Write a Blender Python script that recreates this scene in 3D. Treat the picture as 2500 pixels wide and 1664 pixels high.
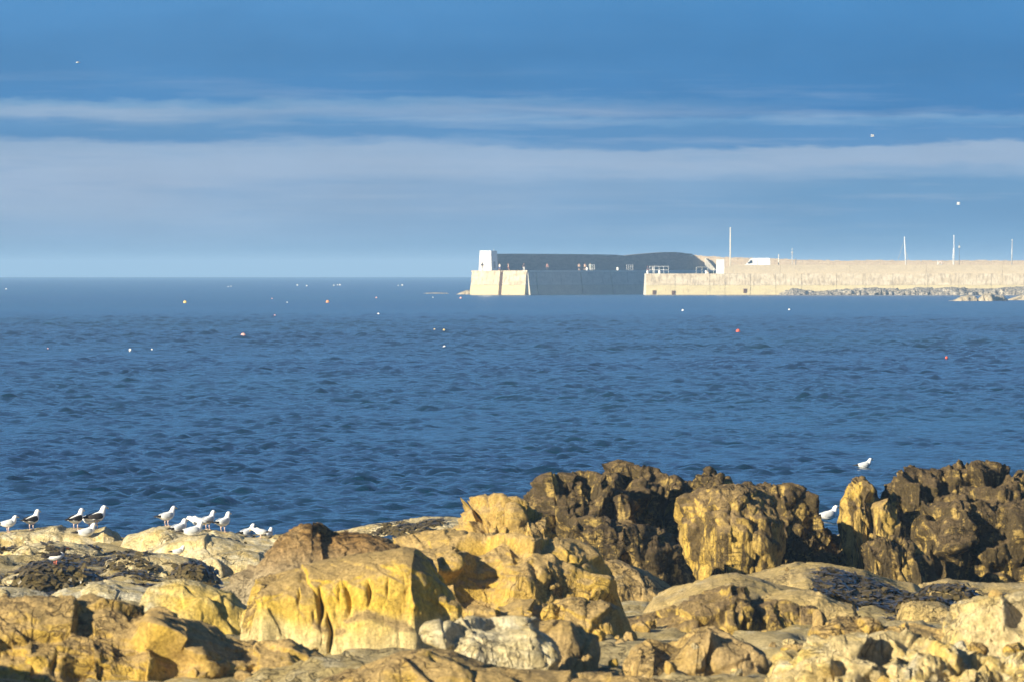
import bpy, bmesh, math, random
import numpy as np
from mathutils import Vector, Matrix
from mathutils.bvhtree import BVHTree

for o in list(bpy.data.objects):
    bpy.data.objects.remove(o)
sc = bpy.context.scene
COL = sc.collection
R_EARTH = 7.4e6            # effective radius with refraction: the sea really curves down to its horizon
EYE = 6.2                  # metres above the water
FPX = 20833.0              # 300 mm lens on 36 mm, in pixels of the 2500 px photograph
LEVEL = 650.0

# ------------------------------------------------------------------ camera
cam_d = bpy.data.cameras.new('camera')
cam = bpy.data.objects.new('camera', cam_d); COL.objects.link(cam)
cam.location = (0, 0, EYE); cam.rotation_euler = (math.radians(90), 0, 0)
cam_d.lens = 300; cam_d.sensor_width = 36; cam_d.sensor_fit = 'HORIZONTAL'
cam_d.shift_y = -(832 - LEVEL) / 2500
cam_d.clip_start = 1; cam_d.clip_end = 60000
cam_d.dof.use_dof = True; cam_d.dof.focus_distance = 290; cam_d.dof.aperture_fstop = 9.0
sc.camera = cam

# ------------------------------------------------------------------ sun and sky
SUN_EL = math.radians(17.5); SUN_AZ = math.radians(48)     # light travels to the right and away from the camera
LDIR = Vector((math.sin(SUN_AZ) * math.cos(SUN_EL), math.cos(SUN_AZ) * math.cos(SUN_EL), -math.sin(SUN_EL)))
sun_d = bpy.data.lights.new('sun', 'SUN'); sun_d.energy = 5.0; sun_d.angle = math.radians(0.5)
sun_d.color = (1.0, 0.89, 0.66)
sun = bpy.data.objects.new('sun', sun_d); COL.objects.link(sun)
sun.location = (-60, -40, 60); sun.rotation_euler = LDIR.to_track_quat('-Z', 'Y').to_euler()

def lin(r, g, b):
    f = lambda c: (c / 255 / 12.92) if c / 255 <= 0.04045 else ((c / 255 + 0.055) / 1.055) ** 2.4
    return (f(r), f(g), f(b), 1.0)

world = bpy.data.worlds.new('World'); sc.world = world; world.use_nodes = True
wt = world.node_tree; wt.nodes.clear()
def wn(t): return wt.nodes.new(t)
def wl(a, b): wt.links.new(a, b)
def wmath(op, a, b=None, c=None, clamp=False):
    n = wn('ShaderNodeMath'); n.operation = op; n.use_clamp = clamp
    for i, v in enumerate((a, b, c)):
        if v is None: continue
        if isinstance(v, (int, float)): n.inputs[i].default_value = v
        else: wl(v, n.inputs[i])
    return n.outputs[0]
w_out = wn('ShaderNodeOutputWorld')
tc = wn('ShaderNodeTexCoord'); sep = wn('ShaderNodeSeparateXYZ'); wl(tc.outputs['Generated'], sep.inputs[0])
elev = wmath('ARCSINE', sep.outputs['Z'])
azim = wmath('ARCTAN2', sep.outputs['X'], sep.outputs['Y'])
# stratus in long flat layers: noise stretched along the horizon bends the layers
comb = wn('ShaderNodeCombineXYZ'); wl(azim, comb.inputs[0]); wl(elev, comb.inputs[1])
def wnoise(sx, sy, scale, detail, off=0.0, rough=0.5):
    mp = wn('ShaderNodeMapping'); mp.inputs['Scale'].default_value = (sx, sy, 1); mp.inputs['Location'].default_value = (off, off * .7, 0)
    wl(comb.outputs[0], mp.inputs[0])
    n = wn('ShaderNodeTexNoise'); n.inputs['Scale'].default_value = scale; n.inputs['Detail'].default_value = detail
    n.inputs['Roughness'].default_value = rough
    wl(mp.outputs[0], n.inputs['Vector']); return n.outputs['Fac']
nA = wnoise(14, 60, 2.2, 5, 3.1); nB = wnoise(60, 260, 3.0, 6, 8.3, .6); nC = wnoise(6, 120, 3.0, 4, 5.0)
warp = wmath('ADD', wmath('MULTIPLY', wmath('SUBTRACT', nA, 0.5), 0.085), wmath('MULTIPLY', wmath('SUBTRACT', nB, 0.5), 0.055))
p0 = wmath('DIVIDE', wmath('ADD', elev, math.radians(0.074)), math.radians(1.862))
fadeh = wmath('MULTIPLY', p0, 2.2, clamp=True)
pos = wmath('ADD', p0, wmath('MULTIPLY', warp, fadeh))
pramp = wmath('DIVIDE', pos, 1.6, clamp=True)
def ramp(stops):
    r = wn('ShaderNodeValToRGB'); cr = r.color_ramp; cr.interpolation = 'EASE'
    els = sorted([((677 - v) / 677 / 1.6, c) for v, c in stops])
    while len(cr.elements) < len(els): cr.elements.new(0.5)
    for e, (p, c) in zip(cr.elements, els):
        e.position = min(max(p, 0), 1); e.color = lin(*c)
    wl(pramp, r.inputs[0]); return r.outputs[0]
rL = ramp([(677, (122, 160, 192)), (610, (124, 161, 195)), (560, (136, 166, 198)), (510, (148, 172, 200)), (455, (153, 175, 202)),
           (395, (153, 176, 203)), (352, (142, 170, 200)), (330, (88, 139, 186)), (305, (94, 143, 188)), (268, (138, 168, 199)),
           (252, (116, 158, 196)), (236, (76, 134, 187)), (140, (76, 132, 183)), (0, (82, 141, 194)), (-200, (86, 144, 197)), (-390, (80, 140, 194))])
rR = ramp([(677, (120, 160, 192)), (600, (104, 151, 191)), (520, (100, 147, 189)), (445, (104, 150, 191)), (418, (132, 165, 199)),
           (395, (150, 174, 202)), (364, (146, 172, 201)), (350, (88, 140, 189)), (312, (84, 138, 188)), (292, (100, 150, 195)),
           (280, (66, 126, 181)), (140, (65, 125, 179)), (0, (72, 134, 189)), (-200, (80, 141, 195)), (-390, (76, 138, 193))])
mixlr = wn('ShaderNodeMix'); mixlr.data_type = 'RGBA'
side = wmath('MULTIPLY_ADD', wmath('SINE', wmath('MULTIPLY', azim, 20.0)), 0.75, wmath('MULTIPLY_ADD', nC, 0.9, 0.05), clamp=True)
wl(side, mixlr.inputs['Factor']); wl(rL, mixlr.inputs['A']); wl(rR, mixlr.inputs['B'])
# thin torn veils between the layers
wisp = wmath('MULTIPLY', wmath('SUBTRACT', wnoise(10, 150, 3.0, 8, 2.2, .62), 0.50), 4.0, clamp=True)
mid_ = wmath('MULTIPLY', wmath('MULTIPLY', wmath('SUBTRACT', p0, .05), 5.0, clamp=True), wmath('MULTIPLY', wmath('SUBTRACT', .78, p0), 5.0, clamp=True))
veil = wn('ShaderNodeMix'); veil.data_type = 'RGBA'; wl(wmath('MULTIPLY', wmath('MULTIPLY', wisp, mid_), .55), veil.inputs['Factor'])
wl(mixlr.outputs['Result'], veil.inputs['A']); veil.inputs['B'].default_value = lin(160, 180, 204)
gap = wmath('MULTIPLY', wmath('SUBTRACT', wnoise(12, 130, 3.0, 7, 6.6, .6), 0.53), 4.0, clamp=True)
veil2 = wn('ShaderNodeMix'); veil2.data_type = 'RGBA'; wl(wmath('MULTIPLY', wmath('MULTIPLY', gap, mid_), .45), veil2.inputs['Factor'])
wl(veil.outputs['Result'], veil2.inputs['A']); veil2.inputs['B'].default_value = lin(98, 146, 189)
# soft mottling inside the layers
mott = wn('ShaderNodeMix'); mott.data_type = 'RGBA'; mott.blend_type = 'MULTIPLY'
mv = wmath('MULTIPLY_ADD', wnoise(30, 70, 2.0, 6, 1.7, .55), 0.22, 0.89)
cmv = wn('ShaderNodeCombineXYZ'); [wl(mv, cmv.inputs[i]) for i in range(3)]
mott.inputs['Factor'].default_value = 1.0
wl(veil2.outputs['Result'], mott.inputs['A']); wl(cmv.outputs[0], mott.inputs['B'])
bg_low = wn('ShaderNodeBackground'); wl(mott.outputs['Result'], bg_low.inputs['Color']); bg_low.inputs['Strength'].default_value = 0.49
sky = wn('ShaderNodeTexSky'); sky.sky_type = 'NISHITA'; sky.sun_disc = False
sky.sun_elevation = SUN_EL; sky.sun_rotation = math.atan2(-LDIR.x, -LDIR.y); sky.air_density = 0.7; sky.dust_density = 0.1; sky.ozone_density = 5.0
bg_hi = wn('ShaderNodeBackground'); wl(sky.outputs[0], bg_hi.inputs['Color']); bg_hi.inputs['Strength'].default_value = 0.068
mxs = wn('ShaderNodeMixShader')
mr = wn('ShaderNodeMapRange'); mr.interpolation_type = 'SMOOTHSTEP'; mr.inputs['From Min'].default_value = math.radians(2.5); mr.inputs['From Max'].default_value = math.radians(16)
wl(elev, mr.inputs['Value']); wl(mr.outputs[0], mxs.inputs[0]); wl(bg_low.outputs[0], mxs.inputs[1]); wl(bg_hi.outputs[0], mxs.inputs[2])
wl(mxs.outputs[0], w_out.inputs['Surface'])

sc.view_settings.view_transform = 'Standard'; sc.view_settings.look = 'None'
sc.view_settings.exposure = 1.1; sc.view_settings.gamma = 1.0; sc.view_settings.use_curve_mapping = False
sc.render.engine = 'CYCLES'
cy = sc.cycles
cy.use_denoising = True; cy.max_bounces = 5; cy.diffuse_bounces = 2; cy.glossy_bounces = 3; cy.transmission_bounces = 2
cy.volume_bounces = 0; cy.caustics_reflective = False; cy.caustics_refractive = False; cy.sample_clamp_indirect = 4

# ------------------------------------------------------------------ helpers
def X(u, d): return (u - 1250) / FPX * d
def Z(v, d): return EYE - (v - LEVEL) / FPX * d
def at(u, v, d): return Vector((X(u, d), d, Z(v, d)))
def sea_z(x, y): return -(x * x + y * y) / (2 * R_EARTH)
def sea_d(v):
    s = (v - LEVEL) / FPX
    return (s - math.sqrt(s * s - 2 * EYE / R_EARTH)) * R_EARTH
def sstep(a, b, x):
    t = np.clip((x - a) / (b - a), 0, 1); return t * t * (3 - 2 * t)

def props(o, label=None, cat=None, group=None, kind=None):
    if label: o['label'] = label
    if cat: o['category'] = cat
    if group: o['group'] = group
    if kind: o['kind'] = kind
    return o
def link(name, me, mat=None, parent=None, loc=None, rz=None):
    o = bpy.data.objects.new(name, me); COL.objects.link(o)
    if me is not None and mat is not None:
        for m in (mat if isinstance(mat, (list, tuple)) else [mat]): me.materials.append(m)
    if parent is not None: o.parent = parent
    if loc is not None: o.location = loc
    if rz is not None: o.rotation_euler = (0, 0, rz)
    return o
def empty(name, loc=(0, 0, 0), rz=0.0, label=None, cat=None, group=None):
    o = bpy.data.objects.new(name, None); COL.objects.link(o); o.location = loc; o.rotation_euler = (0, 0, rz)
    o.empty_display_size = .1
    return props(o, label, cat, group)
def np_mesh(name, V, F, smooth=True, mats=None):
    V = np.asarray(V, dtype=np.float32); F = np.asarray(F, dtype=np.int32)
    me = bpy.data.meshes.new(name); k = F.shape[1]
    me.vertices.add(len(V)); me.vertices.foreach_set('co', V.ravel())
    me.loops.add(F.size); me.loops.foreach_set('vertex_index', F.ravel())
    me.polygons.add(len(F)); me.polygons.foreach_set('loop_start', np.arange(0, F.size, k, dtype=np.int32))
    me.polygons.foreach_set('use_smooth', np.full(len(F), smooth))
    if mats is not None: me.polygons.foreach_set('material_index', np.asarray(mats, dtype=np.int32))
    me.update(calc_edges=True); return me
def grid_faces(nr, nc, wrap=False):
    i = np.arange(nr - 1)[:, None]; j = np.arange(nc if wrap else nc - 1)[None, :]
    a = i * nc + j; b = i * nc + (j + 1) % nc
    return np.stack([a, b, b + nc, a + nc], -1).reshape(-1, 4)
class MB:
    """collects boxes, tubes and lofts into one mesh"""
    def __init__(s): s.v = []; s.f = []
    def add(s, vs, fs):
        k = len(s.v); s.v += [tuple(p) for p in vs]; s.f += [tuple(i + k for i in f) for f in fs]; return s
    def box(s, x0, x1, y0, y1, z0, z1):
        return s.add([(x0, y0, z0), (x1, y0, z0), (x1, y1, z0), (x0, y1, z0), (x0, y0, z1), (x1, y0, z1), (x1, y1, z1), (x0, y1, z1)],
                     [(0, 3, 2, 1), (4, 5, 6, 7), (0, 1, 5, 4), (1, 2, 6, 5), (2, 3, 7, 6), (3, 0, 4, 7)])
    def hexa(s, b, t):      # four bottom and four top corners
        return s.add(list(b) + list(t), [(0, 3, 2, 1), (4, 5, 6, 7), (0, 1, 5, 4), (1, 2, 6, 5), (2, 3, 7, 6), (3, 0, 4, 7)])
    def tube(s, pts, rad, n=8):
        pts = [Vector(p) for p in pts]; rs = rad if isinstance(rad, (list, tuple)) else [rad] * len(pts)
        vs = []; fs = []
        for i, p in enumerate(pts):
            t = (pts[min(i + 1, len(pts) - 1)] - pts[max(i - 1, 0)]).normalized()
            a = t.cross(Vector((0, 0, 1)) if abs(t.z) < .9 else Vector((1, 0, 0))).normalized(); b = t.cross(a)
            for k in range(n):
                q = 2 * math.pi * k / n; vs.append(p + (a * math.cos(q) + b * math.sin(q)) * rs[i])
        for i in range(len(pts) - 1):
            for k in range(n): fs.append((i * n + k, i * n + (k + 1) % n, (i + 1) * n + (k + 1) % n, (i + 1) * n + k))
        fs.append(tuple(range(n))[::-1]); fs.append(tuple((len(pts) - 1) * n + k for k in range(n)))
        return s.add(vs, fs)
    def loft(s, rings, n=12):   # rings: (center, rx, rz, tilt in the y-z plane)
        vs = []; fs = []
        for c, rx, rz, tl in rings:
            for k in range(n):
                q = 2 * math.pi * k / n; h = math.sin(q) * rz
                vs.append((c[0] + math.cos(q) * rx, c[1] - math.sin(tl) * h, c[2] + math.cos(tl) * h))
        m = len(rings)
        for i in range(m - 1):
            for k in range(n): fs.append((i * n + k, i * n + (k + 1) % n, (i + 1) * n + (k + 1) % n, (i + 1) * n + k))
        fs.append(tuple(range(n))[::-1]); fs.append(tuple((m - 1) * n + k for k in range(n)))
        return s.add(vs, fs)
    def mesh(s, name, smooth=False, bevel=0.0):
        me = bpy.data.meshes.new(name); me.from_pydata(s.v, [], s.f); me.update()
        bm = bmesh.new(); bm.from_mesh(me)
        bmesh.ops.recalc_face_normals(bm, faces=bm.faces)
        if bevel: bmesh.ops.bevel(bm, geom=list(bm.edges), offset=bevel, segments=1, affect='EDGES', profile=.7)
        bm.to_mesh(me); bm.free()
        me.polygons.foreach_set('use_smooth', [smooth] * len(me.polygons)); return me
    def build(s, name, mat, parent=None, smooth=False, bevel=0.0, loc=None, rz=None):
        return link(name, s.mesh(name, smooth, bevel), mat, parent, loc, rz)
def copy_tree(o, parent=None):
    c = o.copy(); COL.objects.link(c)
    if parent is not None: c.parent = parent
    for ch in o.children: copy_tree(ch, c)
    return c

# ------------------------------------------------------------------ noise
def _h(ix, iy, iz, seed):
    with np.errstate(over='ignore'):
        h = (ix.astype(np.uint32) * np.uint32(374761393) + iy.astype(np.uint32) * np.uint32(668265263)
             + iz.astype(np.uint32) * np.uint32(2147483647) + np.uint32((seed * 974711 + 12345) & 0xffffffff))
        h = (h ^ (h >> np.uint32(13))) * np.uint32(1274126177)
        h = (h ^ (h >> np.uint32(16))) * np.uint32(2246822519)
        return h ^ (h >> np.uint32(15))
def rnd(h): return (h & np.uint32(0xffffff)).astype(np.float64) / float(0xffffff)
def vnoise(P, seed=0):
    """gradient noise, about -1..1"""
    I = np.floor(P).astype(np.int64); f = P - I; w = f * f * f * (f * (f * 6 - 15) + 10); out = 0
    for dx in (0, 1):
        for dy in (0, 1):
            for dz in (0, 1):
                h = _h(I[:, 0] + dx, I[:, 1] + dy, I[:, 2] + dz, seed)
                gx = (h & np.uint32(1023)).astype(float) / 511.5 - 1; gy = ((h >> np.uint32(10)) & np.uint32(1023)).astype(float) / 511.5 - 1
                gz = ((h >> np.uint32(20)) & np.uint32(1023)).astype(float) / 511.5 - 1
                d = gx * (f[:, 0] - dx) + gy * (f[:, 1] - dy) + gz * (f[:, 2] - dz)
                out = out + d * (w[:, 0] if dx else 1 - w[:, 0]) * (w[:, 1] if dy else 1 - w[:, 1]) * (w[:, 2] if dz else 1 - w[:, 2])
    return out * 1.35
def fbm(P, oct=4, seed=0, gain=.5, ridged=False):
    s = 0; a = 1.0; t = 0
    for o in range(oct):
        n = vnoise(P * (2.03 ** o) + o * 17.3, seed + o)
        if ridged: n = 1 - 2 * np.abs(n)
        s = s + a * n; t += a; a *= gain
    return s / t
def facets(P, scale, seed, slope=.8, warp=.10, k=38.0):
    """fractured rock: every cell a tilted plane of its own, edges narrow but unbroken; second value 0 in the joint, 1 away from it"""
    Q = P / np.asarray(scale)
    if warp: Q = Q + warp * np.stack([fbm(Q * 1.3, 2, seed + 5), fbm(Q * 1.3 + 9, 2, seed + 6), fbm(Q * 1.3 + 21, 2, seed + 7)], 1)
    I = np.floor(Q).astype(np.int64); n = len(Q); F1 = np.full(n, 9.0); F2 = np.full(n, 9.0); num = np.zeros(n); den = np.zeros(n)
    for dx in (-1, 0, 1):
        for dy in (-1, 0, 1):
            for dz in (-1, 0, 1):
                J = I + np.array([dx, dy, dz]); h = _h(J[:, 0], J[:, 1], J[:, 2], seed); h2 = _h(J[:, 0], J[:, 1], J[:, 2], seed + 77)
                c = J + np.stack([rnd(h), rnd(h2), rnd(h ^ (h2 << np.uint32(3)))], 1) * .9 + .05
                D = np.sqrt(((Q - c) ** 2).sum(1)); F2 = np.where(D < F1, F1, np.minimum(F2, D)); F1 = np.minimum(F1, D)
                g = [rnd(_h(h, h2, h, q)) - .5 for q in (1, 2, 3)]
                pl = rnd(h2 >> np.uint32(5)) - .5 + slope * 2 * (g[0] * (Q[:, 0] - c[:, 0]) + g[1] * (Q[:, 1] - c[:, 1]) + g[2] * (Q[:, 2] - c[:, 2]))
                w = np.exp(-k * D); num += w * pl; den += w
    return num / den, sstep(0.0, 0.05, F2 - F1)

# ------------------------------------------------------------------ materials
class NT:
    def __init__(s, name):
        s.m = bpy.data.materials.new(name); s.m.use_nodes = True; s.t = s.m.node_tree; s.t.nodes.clear()
        s.out = s.n('ShaderNodeOutputMaterial'); s.b = s.n('ShaderNodeBsdfPrincipled'); s.l(s.b.outputs[0], s.out.inputs['Surface'])
    def n(s, t): return s.t.nodes.new(t)
    def l(s, a, b): s.t.links.new(a, b)
    def pos(s, scale=(1, 1, 1), loc=(0, 0, 0), obj=False):
        if obj: g = s.n('ShaderNodeTexCoord').outputs['Object']
        else: g = s.n('ShaderNodeNewGeometry').outputs['Position']
        m = s.n('ShaderNodeMapping'); m.inputs['Scale'].default_value = scale; m.inputs['Location'].default_value = loc
        s.l(g, m.inputs[0]); return m.outputs[0]
    def noise(s, vec, scale, detail=5, rough=.55, dist=0.0):
        n = s.n('ShaderNodeTexNoise'); n.inputs['Scale'].default_value = scale; n.inputs['Detail'].default_value = detail
        n.inputs['Roughness'].default_value = rough; n.inputs['Distortion'].default_value = dist
        s.l(vec, n.inputs['Vector']); return n.outputs['Fac']
    def vor(s, vec, scale, feature='F1'):
        n = s.n('ShaderNodeTexVoronoi'); n.feature = feature; n.inputs['Scale'].default_value = scale; s.l(vec, n.inputs['Vector']); return n.outputs['Distance']
    def math(s, op, a, b=None, c=None, clamp=False):
        n = s.n('ShaderNodeMath'); n.operation = op; n.use_clamp = clamp
        for i, v in enumerate((a, b, c)):
            if v is None: continue
            if isinstance(v, (int, float)): n.inputs[i].default_value = v
            else: s.l(v, n.inputs[i])
        return n.outputs[0]
    def rng(s, v, a, b, lo=0.0, hi=1.0):
        n = s.n('ShaderNodeMapRange'); n.interpolation_type = 'SMOOTHSTEP'
        n.inputs['From Min'].default_value = a; n.inputs['From Max'].default_value = b; n.inputs['To Min'].default_value = lo; n.inputs['To Max'].default_value = hi
        s.l(v, n.inputs['Value']); return n.outputs[0]
    def mix(s, f, a, b, mode='MIX'):
        n = s.n('ShaderNodeMix'); n.data_type = 'RGBA'; n.blend_type = mode
        if isinstance(f, (int, float)): n.inputs['Factor'].default_value = f
        else: s.l(f, n.inputs['Factor'])
        for k, v in (('A', a), ('B', b)):
            if isinstance(v, tuple): n.inputs[k].default_value = v if len(v) == 4 else v + (1.0,)
            else: s.l(v, n.inputs[k])
        return n.outputs['Result']
    def val(s, f):
        c = s.n('ShaderNodeCombineXYZ'); [s.l(f, c.inputs[i]) for i in range(3)]; return c.outputs[0]
    def color(s, c):
        if isinstance(c, tuple): s.b.inputs['Base Color'].default_value = c if len(c) == 4 else c + (1.0,)
        else: s.l(c, s.b.inputs['Base Color'])
    def bump(s, h, dist, strength=1.0, prev=None):
        n = s.n('ShaderNodeBump'); n.inputs['Distance'].default_value = dist; n.inputs['Strength'].default_value = strength
        s.l(h, n.inputs['Height'])
        if prev is not None: s.l(prev, n.inputs['Normal'])
        s.l(n.outputs[0], s.b.inputs['Normal']); return n.outputs[0]
    def set(s, rough=.8, spec=.3, metal=0.0):
        s.b.inputs['Roughness'].default_value = rough; s.b.inputs['Specular IOR Level'].default_value = spec; s.b.inputs['Metallic'].default_value = metal
def plain(name, col, rough=.6, spec=.3, metal=0.0, var=.12, scale=6.0):
    t = NT(name); t.set(rough, spec, metal)
    n = t.noise(t.pos(obj=True), scale, 4)
    t.color(t.mix(1.0, col, t.val(t.rng(n, .2, .8, 1 - var, 1 + var)), 'MULTIPLY')); return t.m

def rock_mat(name, main, second, pale, dark, pale_amt=.5, dark_amt=.4, pale_z=None, dark_z=None, off=0.0, streak=.4, bump=.035, rust=None, f=1.0, cap=None):
    """sandstone: two ochres, pale worn skin, dark crust; *_amt 0..1 is the share of the surface each one takes"""
    t = NT(name); t.set(.92, .15)
    p = t.pos(loc=(off, off * .6, off * .3)); ps = t.pos((1.4, 1.4, .35), (off, 0, 0)); pf = t.pos((.9, .9, 2.2), (0, off, 0))
    n1 = t.noise(p, .9 * f, 6, .6, .4); n2 = t.noise(p, 2.6 * f, 8, .62, .3); n3 = t.noise(ps, 3.2 * f, 6, .6, .3); n4 = t.noise(pf, 7 * f, 7, .65)
    n5 = t.noise(p, 26 * f, 5, .7)
    c = t.mix(t.rng(n1, .34, .64), main, second)
    fp = t.rng(t.math('ADD', t.math('MULTIPLY', n2, .65), t.math('MULTIPLY', n1, .35)), .66 - pale_amt * .36, .80 - pale_amt * .36)
    if pale_z:
        g = t.n('ShaderNodeNewGeometry'); sx = t.n('ShaderNodeSeparateXYZ'); t.l(g.outputs['Position'], sx.inputs[0])
        zz = t.math('MULTIPLY_ADD', t.math('SUBTRACT', n1, .5), pale_z[2] if len(pale_z) > 2 else 1.2, sx.outputs['Z'])
        fz = t.rng(zz, pale_z[0], pale_z[1], 1.0, 0.0); fp = t.math('MAXIMUM', t.math('MULTIPLY', fz, .9), fp)
    c = t.mix(fp, c, pale)
    if rust: c = t.mix(t.rng(n3, .56, .70, 0, .7), c, rust)
    fd = t.rng(t.math('ADD', t.math('MULTIPLY', n3, streak), t.math('MULTIPLY', n4, 1 - streak)), .72 - dark_amt * .34, .82 - dark_amt * .34)
    if dark_z:
        g = t.n('ShaderNodeNewGeometry'); sx = t.n('ShaderNodeSeparateXYZ'); t.l(g.outputs['Position'], sx.inputs[0])
        zz = t.math('MULTIPLY_ADD', t.math('SUBTRACT', n2, .5), dark_z[2] if len(dark_z) > 2 else 1.0, sx.outputs['Z'])
        fd = t.math('MULTIPLY', fd, t.rng(zz, dark_z[0], dark_z[1], dark_z[3] if len(dark_z) > 3 else .1, 1.0))
    c = t.mix(t.math('MULTIPLY', fd, .88), c, dark)
    if cap:     # weathered crust that grows on the upward faces
        g = t.n('ShaderNodeNewGeometry'); sx = t.n('ShaderNodeSeparateXYZ'); t.l(g.outputs['Normal'], sx.inputs[0])
        fc = t.rng(t.math('ADD', sx.outputs['Z'], t.math('MULTIPLY', t.math('SUBTRACT', n2, .5), 1.6)), .42, .80)
        c = t.mix(t.math('MULTIPLY', fc, .8), c, cap)
    def crack(vec, sc_, wd, lo):
        a = t.math('ABSOLUTE', t.math('SUBTRACT', t.noise(vec, sc_, 3, .55, .5), .5)); k_ = t.rng(a, 0.0, wd, 1.0, 0.0)
        return t.math('MULTIPLY', k_, t.rng(t.noise(p, .8, 3), lo, lo + .14))
    ck = t.math('MAXIMUM', crack(ps, 1.5 * f, .020, .44), crack(pf, .9 * f, .014, .48))
    ck = t.math('MAXIMUM', ck, t.math('MULTIPLY', crack(p, 3.6 * f, .022, .46), .7))
    c = t.mix(t.math('MULTIPLY', ck, .72), c, dark)
    c = t.mix(1.0, c, t.val(t.rng(n5, .25, .75, .66, 1.26)), 'MULTIPLY')
    c = t.mix(1.0, c, t.val(t.rng(t.noise(ps, 9 * f, 6, .7), .3, .7, .72, 1.2)), 'MULTIPLY')
    t.color(c)
    b1 = t.bump(t.noise(p, 6, 10, .72, .2), bump * 2.6, .9)
    e = t.vor(t.pos((1, 1, .6), (off, 0, 0)), 7, 'DISTANCE_TO_EDGE')
    b2 = t.bump(t.rng(e, 0, .07), bump * .6, .18, b1)
    b3 = t.bump(t.math('SUBTRACT', 1.0, ck), bump * 1.3, .9, b2)
    t.bump(t.noise(p, 38, 6, .7), bump * .45, .7, b3)
    return t.m
OCH = (.54, .36, .07); OCH2 = (.44, .295, .095); TAN = (.42, .30, .14); PALE = (.60, .51, .31); GREY = (.33, .30, .235); DARK = (.055, .043, .030); BRN = (.16, .085, .03)
M = {}
M['cliff'] = rock_mat('rock yellow cliff', (.64, .43, .055), (.54, .365, .08), (.60, .49, .25), (.17, .115, .05), .25, .18, pale_z=(1.5, 1.95, 1.3), dark_z=(2.2, 2.7, .8, .35), off=1, streak=.7, cap=(.38, .27, .13))
M['ochre'] = rock_mat('rock ochre', OCH, OCH2, PALE, (.11, .072, .036), .2, .40, off=4, streak=.55, cap=(.44, .31, .14))
M['tan'] = rock_mat('rock tan', TAN, OCH2, (.42, .34, .20), DARK, .35, .18, off=7)
M['pale'] = rock_mat('rock pale', (.60, .50, .29), (.56, .42, .17), (.64, .56, .37), (.16, .13, .075), .55, .16, off=9)
M['white'] = rock_mat('rock whitish', (.56, .48, .30), (.54, .42, .18), (.62, .56, .40), (.15, .125, .085), .55, .32, off=12, streak=.2)
M['dark'] = rock_mat('rock dark crusted', (.52, .36, .10), (.40, .28, .10), (.46, .35, .15), (.040, .031, .021), .24, .93, off=15, streak=.6, bump=.05, cap=(.15, .105, .055))
M['brown'] = rock_mat('rock brown crusted', (.33, .18, .05), (.36, .26, .13), (.46, .38, .24), (.055, .034, .018), .2, .72, pale_z=(1.6, 2.45, 1.0), dark_z=(2.0, 2.5, .6, .05), off=19, streak=.3, bump=.05)
M['mixed'] = rock_mat('rock half yellow', (.60, .42, .09), (.56, .46, .24), (.60, .52, .33), (.13, .09, .05), .42, .25, off=51, streak=.4)
M['slab'] = rock_mat('rock slab', (.54, .395, .15), (.48, .36, .17), (.56, .46, .27), DARK, .35, .22, off=23, streak=.2)
M['grain'] = rock_mat('rock grained', (.54, .365, .08), (.42, .29, .09), (.50, .39, .19), (.06, .043, .025), .2, .70, off=27, streak=.95, cap=(.22, .155, .08))
M['grey'] = rock_mat('rock greyish', (.54, .44, .25), (.58, .42, .13), (.60, .53, .36), (.10, .085, .06), .45, .3, off=31)
M['far_rock'] = rock_mat('rock far', (.42, .36, .26), (.40, .32, .2), (.50, .45, .35), (.12, .10, .08), .5, .2, off=35, f=.4)
M['shore'] = rock_mat('rock shelf', (.50, .40, .21), (.46, .35, .14), (.56, .48, .30), (.06, .05, .026), .45, .26, off=39, streak=.3)
t = NT('seaweed'); t.set(.35, .5); n = t.noise(t.pos(), 5, 5); n2_ = t.noise(t.pos(), 30, 3)
t.color(t.mix(t.rng(n2_, .3, .7), t.mix(t.rng(n, .35, .65), (.040, .031, .015), (.085, .067, .026)), (.13, .095, .035))); M['weed'] = t.m

# ------------------------------------------------------------------ the sea
def water_material():
    t = NT('sea water'); t.set(.07, .5)
    t.b.inputs['IOR'].default_value = 1.333
    big = t.noise(t.pos((.012, .004, 1)), 1.0, 4)
    t.color(t.mix(t.rng(big, .35, .7), (.003, .020, .050), (.004, .034, .050)))
    g = t.n('ShaderNodeNewGeometry'); sx = t.n('ShaderNodeSeparateXYZ'); t.l(g.outputs['Position'], sx.inputs[0])
    wob = t.noise(t.pos((.004, .0025, 1)), 1.0, 3)
    yy = t.math('MULTIPLY_ADD', t.math('SUBTRACT', wob, .5), 420.0, sx.outputs['Y'])
    calm = t.rng(yy, 900, 1200, 1.0, .5)               # the wind drops in the lee of the pier
    t.l(t.rng(sx.outputs['Y'], 350, 1500, .07, .22), t.b.inputs['Roughness'])     # ripples too fine to see from the shore
    b1 = t.bump(t.noise(t.pos((.55, 1.0, 1)), 2.6, 5, .6, .4), .11)
    t.l(calm, t.t.nodes[-1].inputs['Strength'])
    return t.m
M['water'] = water_material()
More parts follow.
